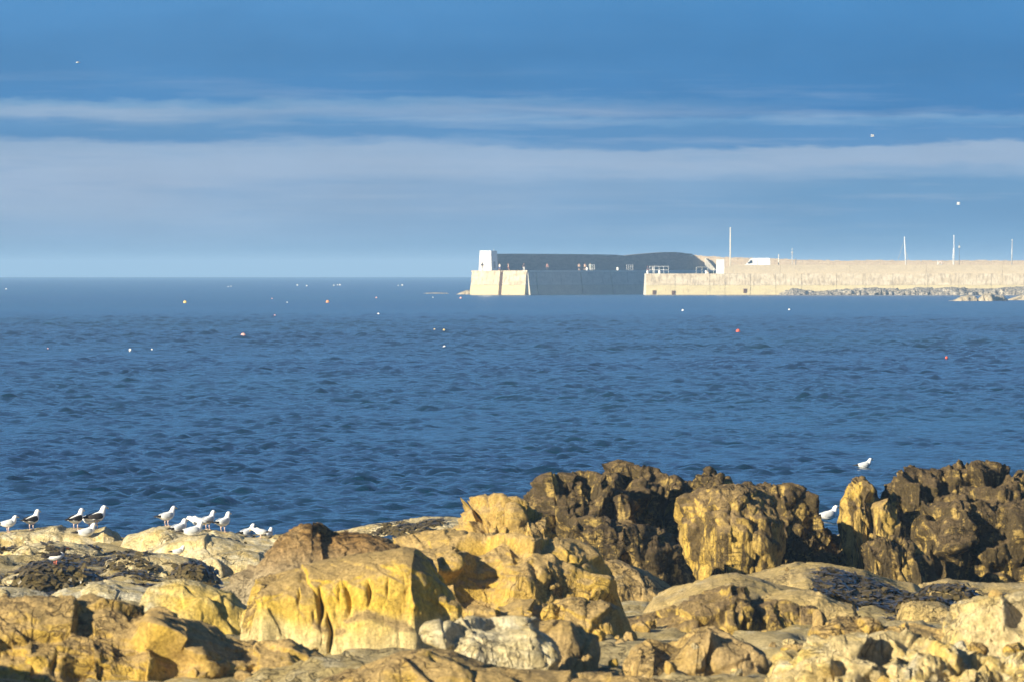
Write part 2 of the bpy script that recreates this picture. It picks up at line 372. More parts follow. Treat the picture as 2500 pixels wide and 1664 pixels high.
def build_sea():
    row = lambda q: .24 * (q / 190) ** .8 if q < 950 else .87 * (q / 950) ** 2.2
    ds = [120.0, 140, 155, 165, 172, 178]
    while ds[-1] < 2150: ds.append(ds[-1] + row(ds[-1]))
    while ds[-1] < 15000: ds.append(ds[-1] * 1.012)
    d = np.array(ds)
    fine = np.radians(np.linspace(-3.8, 3.8, 300)); wing = np.radians(np.array([4.3, 5, 6.2, 8, 11, 16, 24, 36, 50]))
    a = np.concatenate([-wing[::-1], fine, wing])
    D, A = np.meshgrid(d, a, indexing='ij'); x = (D * np.sin(A)).ravel(); y = (D * np.cos(A)).ravel(); D = D.ravel()
    dr = np.where(D < 950, .24 * (D / 190) ** .8, .87 * (D / 950) ** 2.2); amp = sstep(math.radians(4.1), math.radians(3.8), np.abs(A.ravel()))
    rg = np.random.RandomState(5); z = np.zeros_like(x)
    N = 110
    lam = np.exp(rg.uniform(math.log(.5), math.log(4.2), N)); th = np.radians(rg.normal(-90 + 10, 55, N)); ph = rg.uniform(0, 6.28, N)
    am = lam ** 1.0; am *= .090 / math.sqrt((am ** 2).sum() / 2)
    gust = np.clip(.85 + .7 * fbm(np.stack([x / 60, y / 90, 0 * x], 1), 3, 3) + .9 * fbm(np.stack([x / 5, y / 14, 0 * x], 1), 2, 7), .25, 1.8)
    for i in range(N):
        k = 2 * math.pi / lam[i]; w = np.clip(lam[i] / (dr * 2.0 * max(abs(math.sin(th[i])), .35)) - .6, 0, 1)
        q = np.sin(k * (x * math.cos(th[i]) + y * math.sin(th[i])) + ph[i])
        w = w * ((.30 + .70 * sstep(215, 650, y)) if lam[i] > 1.5 else 1.55)      # the rocks shelter the water close in
        z += am[i] * w * (q + .35 * (q * q - .5))
    calm = 1 - .7 * sstep(900, 1250, y)
    z = z * gust * calm * amp * sstep(2150, 1700, D) + sea_z(x, y)
    return np_mesh('sea', np.stack([x, y, z], 1), grid_faces(len(d), len(a)))
props(link('sea', build_sea(), M['water']), kind='structure')

# ------------------------------------------------------------------ the rocky shore
GD = np.array([-60, 0, 40, 70, 85, 97, 106, 120, 140, 150, 190, 197, 206, 225, 320]); GZ = np.array([5.6, 4.6, 3.2, 1.8, 1.40, 1.40, 1.36, 1.05,   .58, .30, .06, -.1, -.6, -1.4, -4.0])
def ground(d): return np.interp(d, GD, GZ)
def shore_z(x, y):
    P = np.stack([x, y, 0 * x], 1)
    n = fbm(P / 3.1, 4, 11); s = n * 5; st = np.floor(s) + sstep(.35, .75, s - np.floor(s))
    z = ground(y) + .085 * st / 1.2 + .16 * fbm(P / 1.1, 4, 13) + .05 * fbm(P / .25, 3, 17)
    f, e = facets(P, (1.5, 1.9, 1.5), 19, .5); z = z + .16 * f - .05 * (1 - e)
    return z
def build_shore():
    d = np.concatenate([np.linspace(-60, 74, 24), np.arange(76, 210, .36), np.linspace(211, 320, 20)])
    xs = np.linspace(-1, 1, 250); D, Tm = np.meshgrid(d, xs, indexing='ij')
    x = Tm * np.maximum(6.5 + np.abs(D - 80) * .085, 6); x = x * (1 + 1.6 * np.clip(np.abs(Tm) - .94, 0, 1) * 30)
    y = D.ravel(); x = x.ravel()
    return np_mesh('rocky_shore', np.stack([x, y, shore_z(x, y)], 1), grid_faces(len(d), len(xs)))
shore_me = build_shore()
props(link('rocky_shore', shore_me, M['shore']), kind='structure')

BVH = []      # meshes the seaweed and the birds can stand on
def outcrop(name, label, mat, d, pts, wf=1.0, wb=1.2, p=2.6, nx=170, nt=84, seed=1, big=.16, bs=(.8, .8, .8), med=.06, ms=(.28, .28, .28), fine=.05, crag=0.0, wave=.25,
            skew=0.0, fis=(), under=0.0, cat='rock', group=None, foot=None, flat=0.0, ridge=None, bed=(.45, .26, .045), bsf=1.45, up=.6, rag=0):
    """a rock ridge: its crest follows pts (u, v of the photograph at distance d), its section is a rounded block wf deep in front and wb behind"""
    pu = np.array([q[0] for q in pts], float); pv = np.array([q[1] for q in pts], float)
    u = np.linspace(pu[0], pu[-1], nx); v = np.interp(u, pu, pv)
    dloc = d if ridge is None else np.interp(u, [r[0] for r in ridge], [r[1] for r in ridge])
    zt = EYE - (v - LEVEL) / FPX * dloc; xs = (u - 1250) / FPX * dloc
    base = (ground(d - wf) if foot is None else foot) - .35
    s = np.linspace(0, 1, nx); end = np.clip(np.minimum(s, 1 - s) / .06, 0, 1) ** .5
    h = np.maximum(zt - base, .05) * (.25 + .75 * end); hr = h / h.max()
    ph = np.linspace(0, math.pi, nt); cs = np.sign(np.cos(ph)) * np.abs(np.cos(ph)) ** (2 / p); sn = np.abs(np.sin(ph)) ** (2 / p)
    W = np.stack([xs * 1.1, np.full(nx, seed * 3.7), np.zeros(nx)], 1); wv = fbm(W, 3, seed + 50)
    yf = wf * (.35 + .65 * hr) * (1 + wave * wv / .5); yb = wb * (.35 + .65 * hr)
    Xg = np.repeat(xs[:, None], nt, 1); Zg = base + h[:, None] * sn[None, :]
    Yg = np.where(cs[None, :] > 0, -yf[:, None], yb[:, None]) * np.abs(cs)[None, :]
    Yg = Yg + (dloc if np.isscalar(dloc) else dloc[:, None])
    if flat:      # a sloping top: the crest of the section is pulled back so that the surface in front of it is seen
        Zg = Zg - flat * h[:, None] * np.clip(cs[None, :], 0, 1) ** 1.0 * (1 - np.clip(cs[None, :], 0, 1))
    Xg = Xg + skew * (Zg - base) + end[:, None] * 0
    V = np.stack([Xg, Yg, Zg], -1)
    du = np.gradient(V, axis=0); dv = np.gradient(V, axis=1); N = np.cross(du, dv); N /= np.linalg.norm(N, axis=-1, keepdims=True) + 1e-9
    P = V.reshape(-1, 3); N = N.reshape(-1, 3); PW = P + seed * np.array([3.1, 5.7, 2.3])
    # bedding: layers dip to one side, each one standing out by its own amount
    dip = bed[0]; bq = (PW[:, 2] * math.cos(dip) + PW[:, 0] * math.sin(dip) + .25 * PW[:, 1] * math.sin(dip)) / bed[1] + .35 * fbm(PW / 1.2, 2, seed + 40)
    li = np.floor(bq).astype(np.int64); lf = bq - li; zz = np.zeros_like(li)
    la = rnd(_h(li, zz, zz, seed)); lb = rnd(_h(li + 1, zz, zz, seed)); lay = la + (lb - la) * sstep(.86, 1.0, lf)
    patch = sstep(-.25, .25, fbm(PW / .9, 2, seed + 44))
    T = PW + .35 * np.stack([lay, lay[::-1] * 0 + lay, lay * 0], 1) * .3
    f1, e1 = facets(T, np.asarray(bs) * bsf, seed, 1.1); f2, e2 = facets(T, np.asarray(ms) * 1.5, seed + 9, 1.1)
    f3, e3 = facets(T, np.asarray(ms) * .5, seed + 13, 1.0)
    disp = 1.4 * big * f1 - (.02 + big * .12) * (1 - e1) + (.62 + .5 * rag) * med * f2 - (.006 + med * .12) * (1 - e2) + (.22 + .12 * rag) * med * f3
    disp = disp + bed[2] * (lay - .5) * (.15 + .85 * patch) + fine * (.32 * fbm(PW / .10, 4, seed + 20, .6) + .5 * fbm(PW / .5, 2, seed + 24))
    if crag: disp = disp + crag * (.6 * fbm(PW / np.array([.42, .42, .55]), 5, seed + 30, .6, True) + rag * .45 * fbm(PW / .21, 4, seed + 33, .6, True))
    for (fu, v0, v1, wid, dep) in fis:
        x0 = X(fu, d); wz = .10 * fbm(np.stack([P[:, 2] * 2.2, np.full(len(P), fu * .37), np.zeros(len(P))], 1), 2, 3)
        zz0, zz1 = Z(v1, d), Z(v0, d); mk = sstep(zz0 - .12, zz0 + .25, P[:, 2]) * sstep(zz1 + .25, zz1 - .05, P[:, 2])
        disp = disp - dep * 1.1 * np.exp(-(np.abs(P[:, 0] - x0 - wz) / (wid * .55)) ** 1.1) * mk * (P[:, 1] < d + .3) * sstep(.75, .35, N[:, 2])
    Nz = N.copy(); Nz[:, 2] *= up
    V = P + Nz * disp[:, None]
    Vg = V.reshape(nx, nt, 3); over = Vg[:, :, 2].max(1) - (base + h)      # keep the mean crest where the ridge was laid out
    wd = max(3, nx // 14); ker = np.hanning(wd + 2)[1:-1]; ker /= ker.sum()
    over = np.convolve(np.pad(over, wd, mode='edge'), ker, mode='same')[wd:-wd]
    Vg[:, :, 2] = base + (Vg[:, :, 2] - base) * (h / np.maximum(h + over, .05))[:, None]; V = Vg.reshape(-1, 3)
    me = np_mesh(name, V, grid_faces(nx, nt)[:, ::-1])
    o = link(name, me, M[mat] if isinstance(mat, str) else mat)
    BVH.append(me)
    return props(o, label, cat, group)

OUT = []
def oc(*a, **k): OUT.append((a, k))
# ---- pale gull rocks on the left, far edge of the shore
oc('gull_rock', 'pale low rock at the water edge with three black-backed gulls on top', 'pale', 188, [(-120, 1306), (0, 1297), (74, 1291), (143, 1281), (160, 1288), (238, 1289), (258, 1284), (280, 1298), (310, 1309)], wf=1.4, wb=1.6, p=2.7, seed=2, big=.09, med=.045, fine=.03, nt=50)
oc('gull_rock', 'pale long low rock at the water edge carrying the line of grey gulls', 'pale', 186, [(288, 1309), (342, 1298), (386, 1282), (425, 1282), (460, 1290), (505, 1291), (564, 1297), (594, 1309), (660, 1313), (700, 1313), (760, 1322)], wf=1.4, wb=1.6, p=2.7, seed=3, big=.09, med=.045, fine=.03, nt=50)
oc('gull_rock', 'yellow undercut ledge below the black-backed gulls', 'pale', 177, [(-80, 1335), (10, 1338), (70, 1325), (120, 1320), (180, 1322), (215, 1332), (260, 1345)], wf=1.6, wb=1.2, p=3.2, seed=4, big=.11, med=.05, nt=50)
oc('gull_rock', 'rounded pale hump draped with weed under the standing grey gulls', 'pale', 178, [(350, 1352), (400, 1325), (440, 1310), (470, 1303), (505, 1301), (550, 1312), (600, 1326), (680, 1335)], wf=1.3, wb=1.4, p=2.6, seed=5, big=.09, med=.04, fine=.03, nt=50)
oc('gull_rock', 'flat pale slab with a small white gull sitting on it', 'pale', 165, [(250, 1372), (262, 1364), (297, 1355), (342, 1347), (386, 1347), (431, 1352), (463, 1360), (490, 1376)], wf=1.5, wb=1.0, p=2.6, seed=6, big=.07, med=.03, fine=.025, nt=50)
oc('gull_rock', 'pale weedy rock just left of the grey flank of the brown crag', 'pale', 168, [(500, 1368), (520, 1354), (544, 1344), (594, 1341), (639, 1347), (680, 1362)], wf=1.5, wb=1.0, p=2.8, seed=7, big=.09, med=.04, fine=.03, nt=50)
oc('gull_rock', 'small pale lens-shaped rock amid brown weed', 'pale', 157, [(425, 1400), (440, 1387), (457, 1379), (480, 1376), (505, 1384), (520, 1398)], wf=.9, wb=.7, p=2.4, seed=8, big=.05, med=.03, nt=48, nx=80)
oc('gull_rock', 'pale pointed rock the black and white wader stands on', 'pale', 157, [(0, 1418), (18, 1408), (59, 1388), (89, 1377), (148, 1377), (190, 1386), (230, 1404), (250, 1414)], wf=1.3, wb=1.0, p=2.4, seed=10, big=.08, med=.035, nt=50)
oc('gull_rock', 'pale smooth slab at the left edge in front of the weed belt', 'white', 146, [(-90, 1430), (0, 1430), (59, 1433), (110, 1445), (135, 1455)], wf=1.4, wb=1.0, p=2.4, seed=11, big=.06, med=.03, nt=50)
oc('gull_rock', 'pale broken slab between the weed belt and the near ochre ridge', 'white', 147, [(120, 1456), (140, 1445), (166, 1431), (208, 1430), (226, 1419), (267, 1416), (327, 1427), (370, 1436), (420, 1446)], wf=1.4, wb=1.2, p=2.6, seed=12, big=.08, med=.04, nt=50)
oc('gull_rock', 'pale weed-streaked skerry by the water behind the brown crag', 'pale', 197, [(770, 1310), (812, 1298), (859, 1290), (904, 1279), (978, 1270), (1038, 1260), (1097, 1260), (1160, 1268), (1250, 1285)], wf=2.0, wb=2.0, p=2.3, seed=13, big=.07, med=.03, fine=.025, nt=50)
# ---- the tall dark crags, centre and right
oc('crag', 'jagged dark crag with twin tops, left end of the tall dark rocks', 'dark', 158, [(1270, 1260), (1300, 1226), (1324, 1198), (1353, 1156), (1374, 1152), (1392, 1162), (1419, 1147), (1440, 1150), (1466, 1172), (1500, 1200), (1530, 1240)], wf=1.3, wb=1.1, p=2.3, seed=21, big=.26, bs=(.55, .7, .8), med=.12, crag=.12, nx=170, nt=110, bsf=1.0, up=1.0, rag=1, bed=(1.12, .26, .15))
oc('crag', 'highest lit dark crag at the middle of the tall dark rocks', 'dark', 160, [(1440, 1230), (1480, 1180), (1500, 1150), (1518, 1131), (1535, 1140), (1553, 1135), (1582, 1138), (1600, 1150), (1621, 1158), (1648, 1158), (1670, 1180), (1700, 1215), (1730, 1260)], wf=1.4, wb=1.1, p=2.3, seed=22, big=.24, bs=(.6, .7, .8), med=.11, crag=.10, nx=190, nt=110, bsf=1.0, up=1.0, rag=1, bed=(1.12, .26, .15))
oc('crag', 'dark pyramid-shaped crag top standing up behind the big round boulder', 'dark', 165, [(1655, 1215), (1683, 1176), (1701, 1165), (1718, 1148), (1731, 1137), (1752, 1150), (1772, 1178), (1800, 1205)], wf=1.0, wb=.9, p=1.8, seed=23, big=.15, med=.08, crag=.08, nx=90, nt=80, bsf=1.0, up=1.0, rag=1, bed=(1.12, .26, .15))
oc('crag', 'big rounded boulder with a rough lit face amid the tall dark rocks', 'grain', 157.5, [(1668, 1260), (1690, 1205), (1720, 1188), (1770, 1180), (1802, 1178), (1840, 1186), (1872, 1204), (1896, 1232), (1912, 1268), (1915, 1310), (1900, 1370)], wf=1.5, wb=1.1, p=3.0, seed=24, big=.16, bs=(.8, .8, .8), med=.08, ms=(.2, .2, .2), crag=.05, rag=.5, bed=(1.12, .3, .07), nx=170, nt=110)
oc('crag', 'dark shoulder of rock falling to the gap with the bathing gull', 'dark', 161, [(1800, 1230), (1835, 1181), (1850, 1177), (1882, 1181), (1918, 1178), (1932, 1186), (1946, 1200), (1968, 1238), (1995, 1276), (2030, 1304), (2080, 1320), (2140, 1340), (2200, 1400)], wf=1.5, wb=1.1, p=2.3, seed=25, big=.22, bs=(.6, .7, .9), med=.10, crag=.08, nx=200, nt=110, bsf=1.0, up=1.0, rag=1, bed=(1.12, .26, .15))
oc('crag', 'low shaded block with two lit spots under the twin-topped crag', 'dark', 153, [(1405, 1330), (1415, 1270), (1440, 1256), (1475, 1262), (1520, 1280), (1560, 1275), (1590, 1285), (1620, 1300), (1650, 1330), (1665, 1390)], wf=1.0, wb=1.2, p=3.2, seed=26, big=.2, bs=(.7, .7, .7), med=.09, crag=.06, nx=150, nt=90, bsf=1.0, up=1.0, rag=1, bed=(1.12, .26, .15))
oc('crag', 'leaning slab-sided lit rock right of the gap with the bathing gull', 'grain', 160, [(2072, 1285), (2078, 1208), (2084, 1192), (2094, 1176), (2106, 1165), (2120, 1162), (2132, 1178), (2142, 1198), (2162, 1232), (2190, 1290), (2240, 1390)], wf=1.1, wb=1.0, p=3.0, seed=27, big=.18, bs=(.4, .6, 1.2), med=.09, ms=(.16, .2, .5), crag=.05, skew=-.05, nx=150, nt=100, bsf=1.0, up=1.0, rag=1, bed=(1.12, .26, .15))
oc('crag', 'broad dark crag at the right edge, tallest rock there', 'dark', 161, [(2150, 1290), (2162, 1215), (2170, 1180), (2182, 1160), (2200, 1145), (2225, 1137), (2239, 1143), (2275, 1142), (2298, 1146), (2329, 1134), (2359, 1126), (2385, 1122), (2423, 1126), (2456, 1135), (2500, 1156), (2580, 1190), (2680, 1240)], wf=1.6, wb=1.4, p=2.3, seed=28, big=.24, bs=(.6, .7, .9), med=.11, crag=.10, nx=230, nt=120, bsf=1.0, up=1.0, rag=1, bed=(1.12, .26, .15))
oc('crag', 'lit block with a dark overhung right side in front of the right-hand crag', 'dark', 155, [(2225, 1330), (2236, 1250), (2262, 1236), (2300, 1222), (2350, 1200), (2390, 1186), (2440, 1190), (2490, 1200), (2560, 1230), (2640, 1270)], wf=1.2, wb=1.2, p=3.2, seed=29, big=.22, bs=(.8, .8, .8), med=.09, crag=.06, nx=170, nt=110, bsf=1.0, up=1.0, rag=1, bed=(1.12, .26, .15))
oc('crag', 'dark grooved slab leaning in the shade below the right-hand crag', 'dark', 152, [(2140, 1400), (2152, 1330), (2172, 1312), (2210, 1305), (2245, 1315), (2268, 1345), (2290, 1395)], wf=.8, wb=.9, p=3.0, seed=30, big=.12, bs=(.3, .5, 1.4), med=.07, ms=(.12, .3, .7), skew=-.15, nx=110, nt=80, bsf=1.0, up=1.0, rag=1, bed=(1.12, .26, .15))  # dark rock colour stands in for the shade on this slab
oc('crag', 'cracked yellow peak with a dark cleft left of the tall dark rocks', 'ochre', 146, [(1090, 1310), (1115, 1288), (1150, 1236), (1168, 1223), (1189, 1208), (1216, 1201), (1228, 1214), (1246, 1209), (1263, 1230), (1287, 1238), (1310, 1262), (1340, 1300), (1370, 1340)], wf=1.1, wb=1.0, p=2.2, seed=31, big=.22, bs=(.5, .6, .8), med=.10, crag=.08, fis=((1236, 1205, 1300, .05, .25),), nx=150, nt=100, bsf=1.0, up=1.0, rag=1, bed=(1.12, .26, .15))
# ---- platform slabs, right
oc('rock_slab', 'broad tan slab in front of the shaded dark rocks', 'slab', 148, [(1790, 1412), (1850, 1395), (1900, 1381), (1951, 1369), (2007, 1372), (2053, 1380), (2104, 1387), (2142, 1402), (2193, 1418), (2250, 1424)], wf=5.0, wb=1.0, p=2.3, seed=33, big=.09, bs=(1.2, 1.6, .5), med=.05, flat=.25, nt=80)
oc('rock_slab', 'thin orange-topped ledge at the right below the dark crag', 'slab', 150, [(2220, 1424), (2244, 1420), (2290, 1411), (2307, 1407), (2340, 1413), (2409, 1417), (2500, 1416), (2620, 1420)], wf=3.0, wb=1.0, p=2.6, seed=34, big=.07, bs=(.9, 1.2, .5), med=.04, nt=50)
oc('rock_slab', 'smooth low dome of rock at the right edge', 'slab', 155, [(2365, 1405), (2384, 1391), (2422, 1369), (2447, 1364), (2500, 1366), (2600, 1380)], wf=1.2, wb=1.0, p=2.1, seed=35, big=.05, med=.025, nt=60, nx=110)
oc('rock_slab', 'tan sloping slab above the streaked scarp in the middle', 'slab', 135, [(1560, 1470), (1600, 1452), (1640, 1432), (1700, 1412), (1760, 1398), (1800, 1396), (1850, 1408), (1900, 1425), (1990, 1440), (2090, 1450)], wf=4.5, wb=1.2, p=2.3, seed=36, big=.09, bs=(1.2, 1.6, .5), med=.05, flat=.2, nt=80)
oc('rock_slab', 'flat tan slab with white flecks at the edge of the weed pool', 'slab', 127, [(2190, 1508), (2205, 1470), (2225, 1462), (2290, 1464), (2318, 1475), (2330, 1500)], wf=1.0, wb=.8, p=3.4, seed=37, big=.04, med=.025, nt=50, nx=80)
oc('rock_slab', 'small flat slab just behind the weed pool', 'slab', 138, [(2255, 1466), (2268, 1438), (2300, 1432), (2350, 1435), (2375, 1450), (2390, 1468)], wf=.8, wb=.8, p=3.0, seed=38, big=.05, med=.03, nt=50, nx=80)
oc('rock_slab', 'long tan bench at the left of the weed pool', 'slab', 127, [(1830, 1492), (1870, 1450), (1930, 1438), (2000, 1442), (2040, 1462), (2088, 1474), (2095, 1500)], wf=1.2, wb=1.2, p=3.0, seed=39, big=.06, med=.03, nt=60, nx=110)
# ---- middle ground
oc('boulder', 'smooth grey shaded boulder with a lit top at the foot of the dark rocks', 'tan', 139, [(1385, 1420), (1415, 1384), (1441, 1366), (1470, 1366), (1502, 1364), (1543, 1380), (1578, 1392), (1604, 1408), (1640, 1432), (1680, 1455)], wf=1.3, wb=1.0, p=2.3, seed=41, big=.10, med=.04, nx=130, nt=80)
oc('rock_ridge', 'broken ochre ridge with its lower half in shade behind the yellow cliff', 'ochre', 127, [(935, 1350), (960, 1328), (1005, 1308), (1047, 1297), (1097, 1292), (1140, 1298), (1186, 1300), (1246, 1297), (1290, 1309), (1335, 1309), (1394, 1315), (1430, 1332), (1455, 1360), (1480, 1420)], wf=1.5, wb=1.3, p=2.9, seed=42, big=.24, bs=(.6, .6, .6), med=.11, crag=.06, nx=230, nt=120)
oc('rock_ridge', 'brown crusted crag with a pale grey left flank behind the yellow cliff', 'brown', 119, [(480, 1475), (520, 1448), (560, 1425), (620, 1380), (660, 1340), (685, 1315), (700, 1296), (735, 1277), (765, 1272), (790, 1280), (805, 1299), (845, 1297), (900, 1302), (945, 1318), (985, 1335), (1060, 1370)], wf=1.3, wb=1.2, p=2.4, seed=43, big=.16, bs=(.6, .6, .6), med=.10, ms=(.2, .2, .2), crag=.05, nx=220, nt=110)
oc('rock_ridge', 'row of small ochre ledge blocks behind the whitish boulder', 'ochre', 114, [(1130, 1500), (1156, 1484), (1231, 1482), (1270, 1464), (1305, 1463), (1312, 1478), (1350, 1470), (1394, 1454), (1420, 1457), (1424, 1464), (1468, 1463), (1500, 1480), (1530, 1510)], wf=.9, wb=1.0, p=3.2, seed=44, big=.15, bs=(.45, .6, .7), med=.06, nx=170, nt=80)
oc('rock_ridge', 'streaked ochre scarp with a round knob at its top, middle right', 'grain', 118, [(1500, 1520), (1553, 1506), (1600, 1494), (1655, 1476), (1693, 1452), (1756, 1431), (1782, 1422), (1802, 1428), (1818, 1428), (1833, 1444), (1840, 1460), (1880, 1458), (1909, 1459), (1947, 1476), (1973, 1474), (1998, 1503), (2030, 1540)], wf=1.2, wb=1.4, p=2.4, seed=45, big=.14, bs=(.3, .5, 1.0), med=.07, ms=(.10, .2, .5), fis=((1790, 1425, 1530, .06, .16), (1838, 1430, 1540, .05, .15)), nx=220, nt=100)
oc('yellow_cliff', 'big bright yellow rock face cut by vertical cracks', 'cliff', 108, [(590, 1480), (612, 1440), (626, 1414), (657, 1403), (726, 1384), (790, 1367), (845, 1356), (889, 1348), (943, 1342), (984, 1333), (1014, 1337), (1038, 1357), (1055, 1380), (1080, 1410), (1110, 1445), (1135, 1500), (1150, 1560)], wf=1.3, wb=1.3, p=3.4, seed=46, big=.14, bs=(.95, .95, 1.3), med=.05, ms=(.3, .3, .5), fine=.03,
   fis=((645, 1400, 1460, .032, .16), (684, 1395, 1440, .028, .10), (735, 1380, 1470, .024, .14), (790, 1368, 1500, .04, .26), (832, 1372, 1450, .022, .12), (848, 1350, 1490, .03, .20), (905, 1350, 1455, .05, .30), (942, 1360, 1440, .022, .12), (985, 1335, 1415, .026, .12), (808, 1505, 1590, .028, .22), (630, 1500, 1580, .035, .26)), wave=.15, nx=260, nt=130)
oc('boulder', 'rounded half yellow, half pale boulder with a shaded pit left of the yellow cliff', 'mixed', 113, [(325, 1500), (344, 1458), (367, 1430), (405, 1415), (451, 1410), (497, 1420), (535, 1433), (565, 1445), (590, 1470), (620, 1510), (660, 1560)], wf=1.1, wb=1.0, p=2.4, seed=47, big=.12, bs=(.8, .8, .8), med=.05, nx=150, nt=90)
# ---- nearest rocks
oc('rock_ridge', 'long ochre ridge at the bottom left with its foot in shadow', 'ochre', 101, [(-150, 1458), (0, 1453), (69, 1449), (150, 1450), (206, 1448), (267, 1457), (325, 1475), (382, 1483), (420, 1500), (497, 1524), (542, 1553), (592, 1563), (649, 1560), (707, 1556), (745, 1582), (802, 1605), (879, 1624), (950, 1650)], wf=1.9, wb=1.2, p=2.5, seed=48, big=.20, bs=(.55, .55, .7), med=.09, ms=(.2, .2, .25), crag=.05, fis=((100, 1500, 1600, .04, .2), (160, 1510, 1620, .04, .2), (225, 1510, 1620, .035, .2), (290, 1520, 1640, .05, .25), (375, 1550, 1664, .06, .3)), nx=280, nt=130)
oc('boulder', 'whitish angular boulder in front of the yellow cliff', 'white', 99, [(1066, 1600), (1075, 1560), (1088, 1516), (1112, 1509), (1151, 1502), (1195, 1511), (1246, 1502), (1299, 1508), (1317, 1536), (1344, 1554), (1358, 1580), (1372, 1620)], wf=.75, wb=.7, p=3.0, seed=49, big=.13, bs=(.6, .6, .6), med=.06, ms=(.16, .16, .16), nx=150, nt=90)
oc('boulder', 'tan boulder with a pale corner, shaded on its right, beside the whitish boulder', 'tan', 101, [(1302, 1580), (1314, 1515), (1350, 1508), (1391, 1512), (1409, 1533), (1433, 1551), (1442, 1585), (1450, 1625)], wf=.6, wb=.7, p=3.0, seed=50, big=.11, bs=(.5, .5, .5), med=.05, nx=100, nt=70)
oc('boulder', 'rounded tan boulder with a dark hole in it at the bottom middle', 'tan', 99, [(1538, 1640), (1546, 1592), (1556, 1578), (1591, 1561), (1630, 1578), (1655, 1566), (1693, 1536), (1731, 1527), (1756, 1538), (1782, 1554), (1820, 1568), (1858, 1592), (1872, 1640)], wf=.9, wb=.8, p=2.7, seed=51, big=.12, bs=(.7, .7, .7), med=.05, fis=((1738, 1560, 1612, .09, .42), (1800, 1590, 1650, .02, .15)), nx=170, nt=100)
oc('rock_ridge', 'near tan strip of rock along the bottom edge in the middle', 'ochre', 93, [(740, 1690), (800, 1652), (880, 1625), (960, 1594), (1000, 1586), (1038, 1579), (1097, 1588), (1142, 1606), (1186, 1621), (1350, 1637), (1500, 1641), (1620, 1655), (1720, 1690)], wf=1.4, wb=.9, p=2.4, seed=52, big=.12, bs=(.5, .5, .5), med=.06, nx=220, nt=90)
oc('rock_ridge', 'knobbly grey and yellow rock mound at the lower right edge', 'grey', 106, [(2310, 1560), (2340, 1500), (2370, 1465), (2400, 1452), (2450, 1450), (2490, 1438), (2560, 1440), (2640, 1460)], wf=1.2, wb=1.0, p=2.4, seed=53, big=.2, bs=(.4, .4, .4), med=.10, ms=(.16, .16, .16), crag=.06, nx=130, nt=100)
oc('rock_ridge', 'rough pale mound of broken rock at the bottom right', 'grey', 97, [(1890, 1650), (1930, 1600), (1975, 1575), (2020, 1550), (2080, 1540), (2130, 1555), (2180, 1535), (2240, 1550), (2310, 1565), (2360, 1590), (2430, 1600), (2520, 1580), (2620, 1600)], wf=1.3, wb=1.0, p=2.3, seed=54, big=.22, bs=(.35, .35, .4), med=.11, ms=(.14, .14, .14), crag=.07, nx=260, nt=120)
oc('rock_ridge', 'ochre hump of broken rock between the streaked scarp and the rubble', 'ochre', 108, [(1985, 1560), (2005, 1520), (2040, 1502), (2090, 1502), (2120, 1520), (2160, 1525), (2230, 1522), (2290, 1535), (2330, 1530), (2370, 1545)], wf=.9, wb=.8, p=2.6, seed=55, big=.15, bs=(.35, .4, .4), med=.07, nx=160, nt=80)
# ---- beyond the left edge of the picture: its shadow falls across the foot of the near ridge
oc('rock_ridge', 'tall ochre rock just outside the left edge shading the near ridge', 'ochre', 96, [(-1250, 1530), (-1100, 1410), (-950, 1362), (-840, 1374), (-780, 1332), (-700, 1352), (-600, 1392), (-480, 1440), (-380, 1515), (-330, 1610)], wf=1.4, wb=1.4, p=2.8, seed=56, big=.2, med=.08, nx=130, nt=70)
for a, k in OUT: outcrop(*a, **k)

# ---- loose stones lying between the ridges
def boulder_mesh(name, seed, n=15):
    vs = []; fs = []
    bm = bmesh.new(); bmesh.ops.create_cube(bm, size=2.0); bmesh.ops.subdivide_edges(bm, edges=list(bm.edges), cuts=n, use_grid_fill=True)
    bm.verts.ensure_lookup_table(); V = np.array([v.co for v in bm.verts]); F = np.array([[v.index for v in f.verts] for f in bm.faces]); bm.free()
    V = V / np.linalg.norm(V, axis=1, keepdims=True); rg = np.random.RandomState(seed)
    nrm = rg.normal(size=(13, 3)); nrm /= np.linalg.norm(nrm, axis=1, keepdims=True); off = rg.uniform(.62, .95, 13)
    dots = np.maximum(V @ nrm.T, 1e-3); r = np.minimum((off / dots).min(1), 1.25)
    r = np.minimum(r, 1.1) * (1 + .07 * fbm(V * 2 + seed, 4, seed) + .05 * facets(V + seed, (.5, .5, .5), seed)[0])
    return np_mesh(name, V * r[:, None], F)
STONES = [boulder_mesh('stone', s) for s in range(60, 68)]
stone_mats = ['grey', 'ochre', 'tan', 'ochre']
MS = {}
for i, me in enumerate(STONES): me.materials.append(M[stone_mats[i % 4]])
shore_bvh = None
def all_bvh(meshes):
    vs = []; fs = []; k = 0
    for me in meshes:
        n = len(me.vertices); co = np.empty(n * 3, np.float32); me.vertices.foreach_get('co', co)
        li = np.empty(len(me.loops), np.int32); me.loops.foreach_get('vertex_index', li)
        vs.append(co.reshape(-1, 3)); fs.append(li.reshape(-1, 4) + k); k += n
    return BVHTree.FromPolygons(np.concatenate(vs).tolist(), np.concatenate(fs).tolist())
near_bvh = all_bvh([shore_me] + BVH)
def drop(x, y, z0=12.0):
    h = near_bvh.ray_cast(Vector((x, y, z0)), Vector((0, 0, -1)))
    return h[0], h[1]
def hit(u, v):
    """the point of the shore seen at (u, v) of the photograph"""
    dr = Vector(((u - 1250) / FPX, 1, -(v - LEVEL) / FPX)).normalized()
    h = near_bvh.ray_cast(Vector((0, 0, EYE)) + dr * 60, dr, 400)
    return h[0]
rr = random.Random(4)
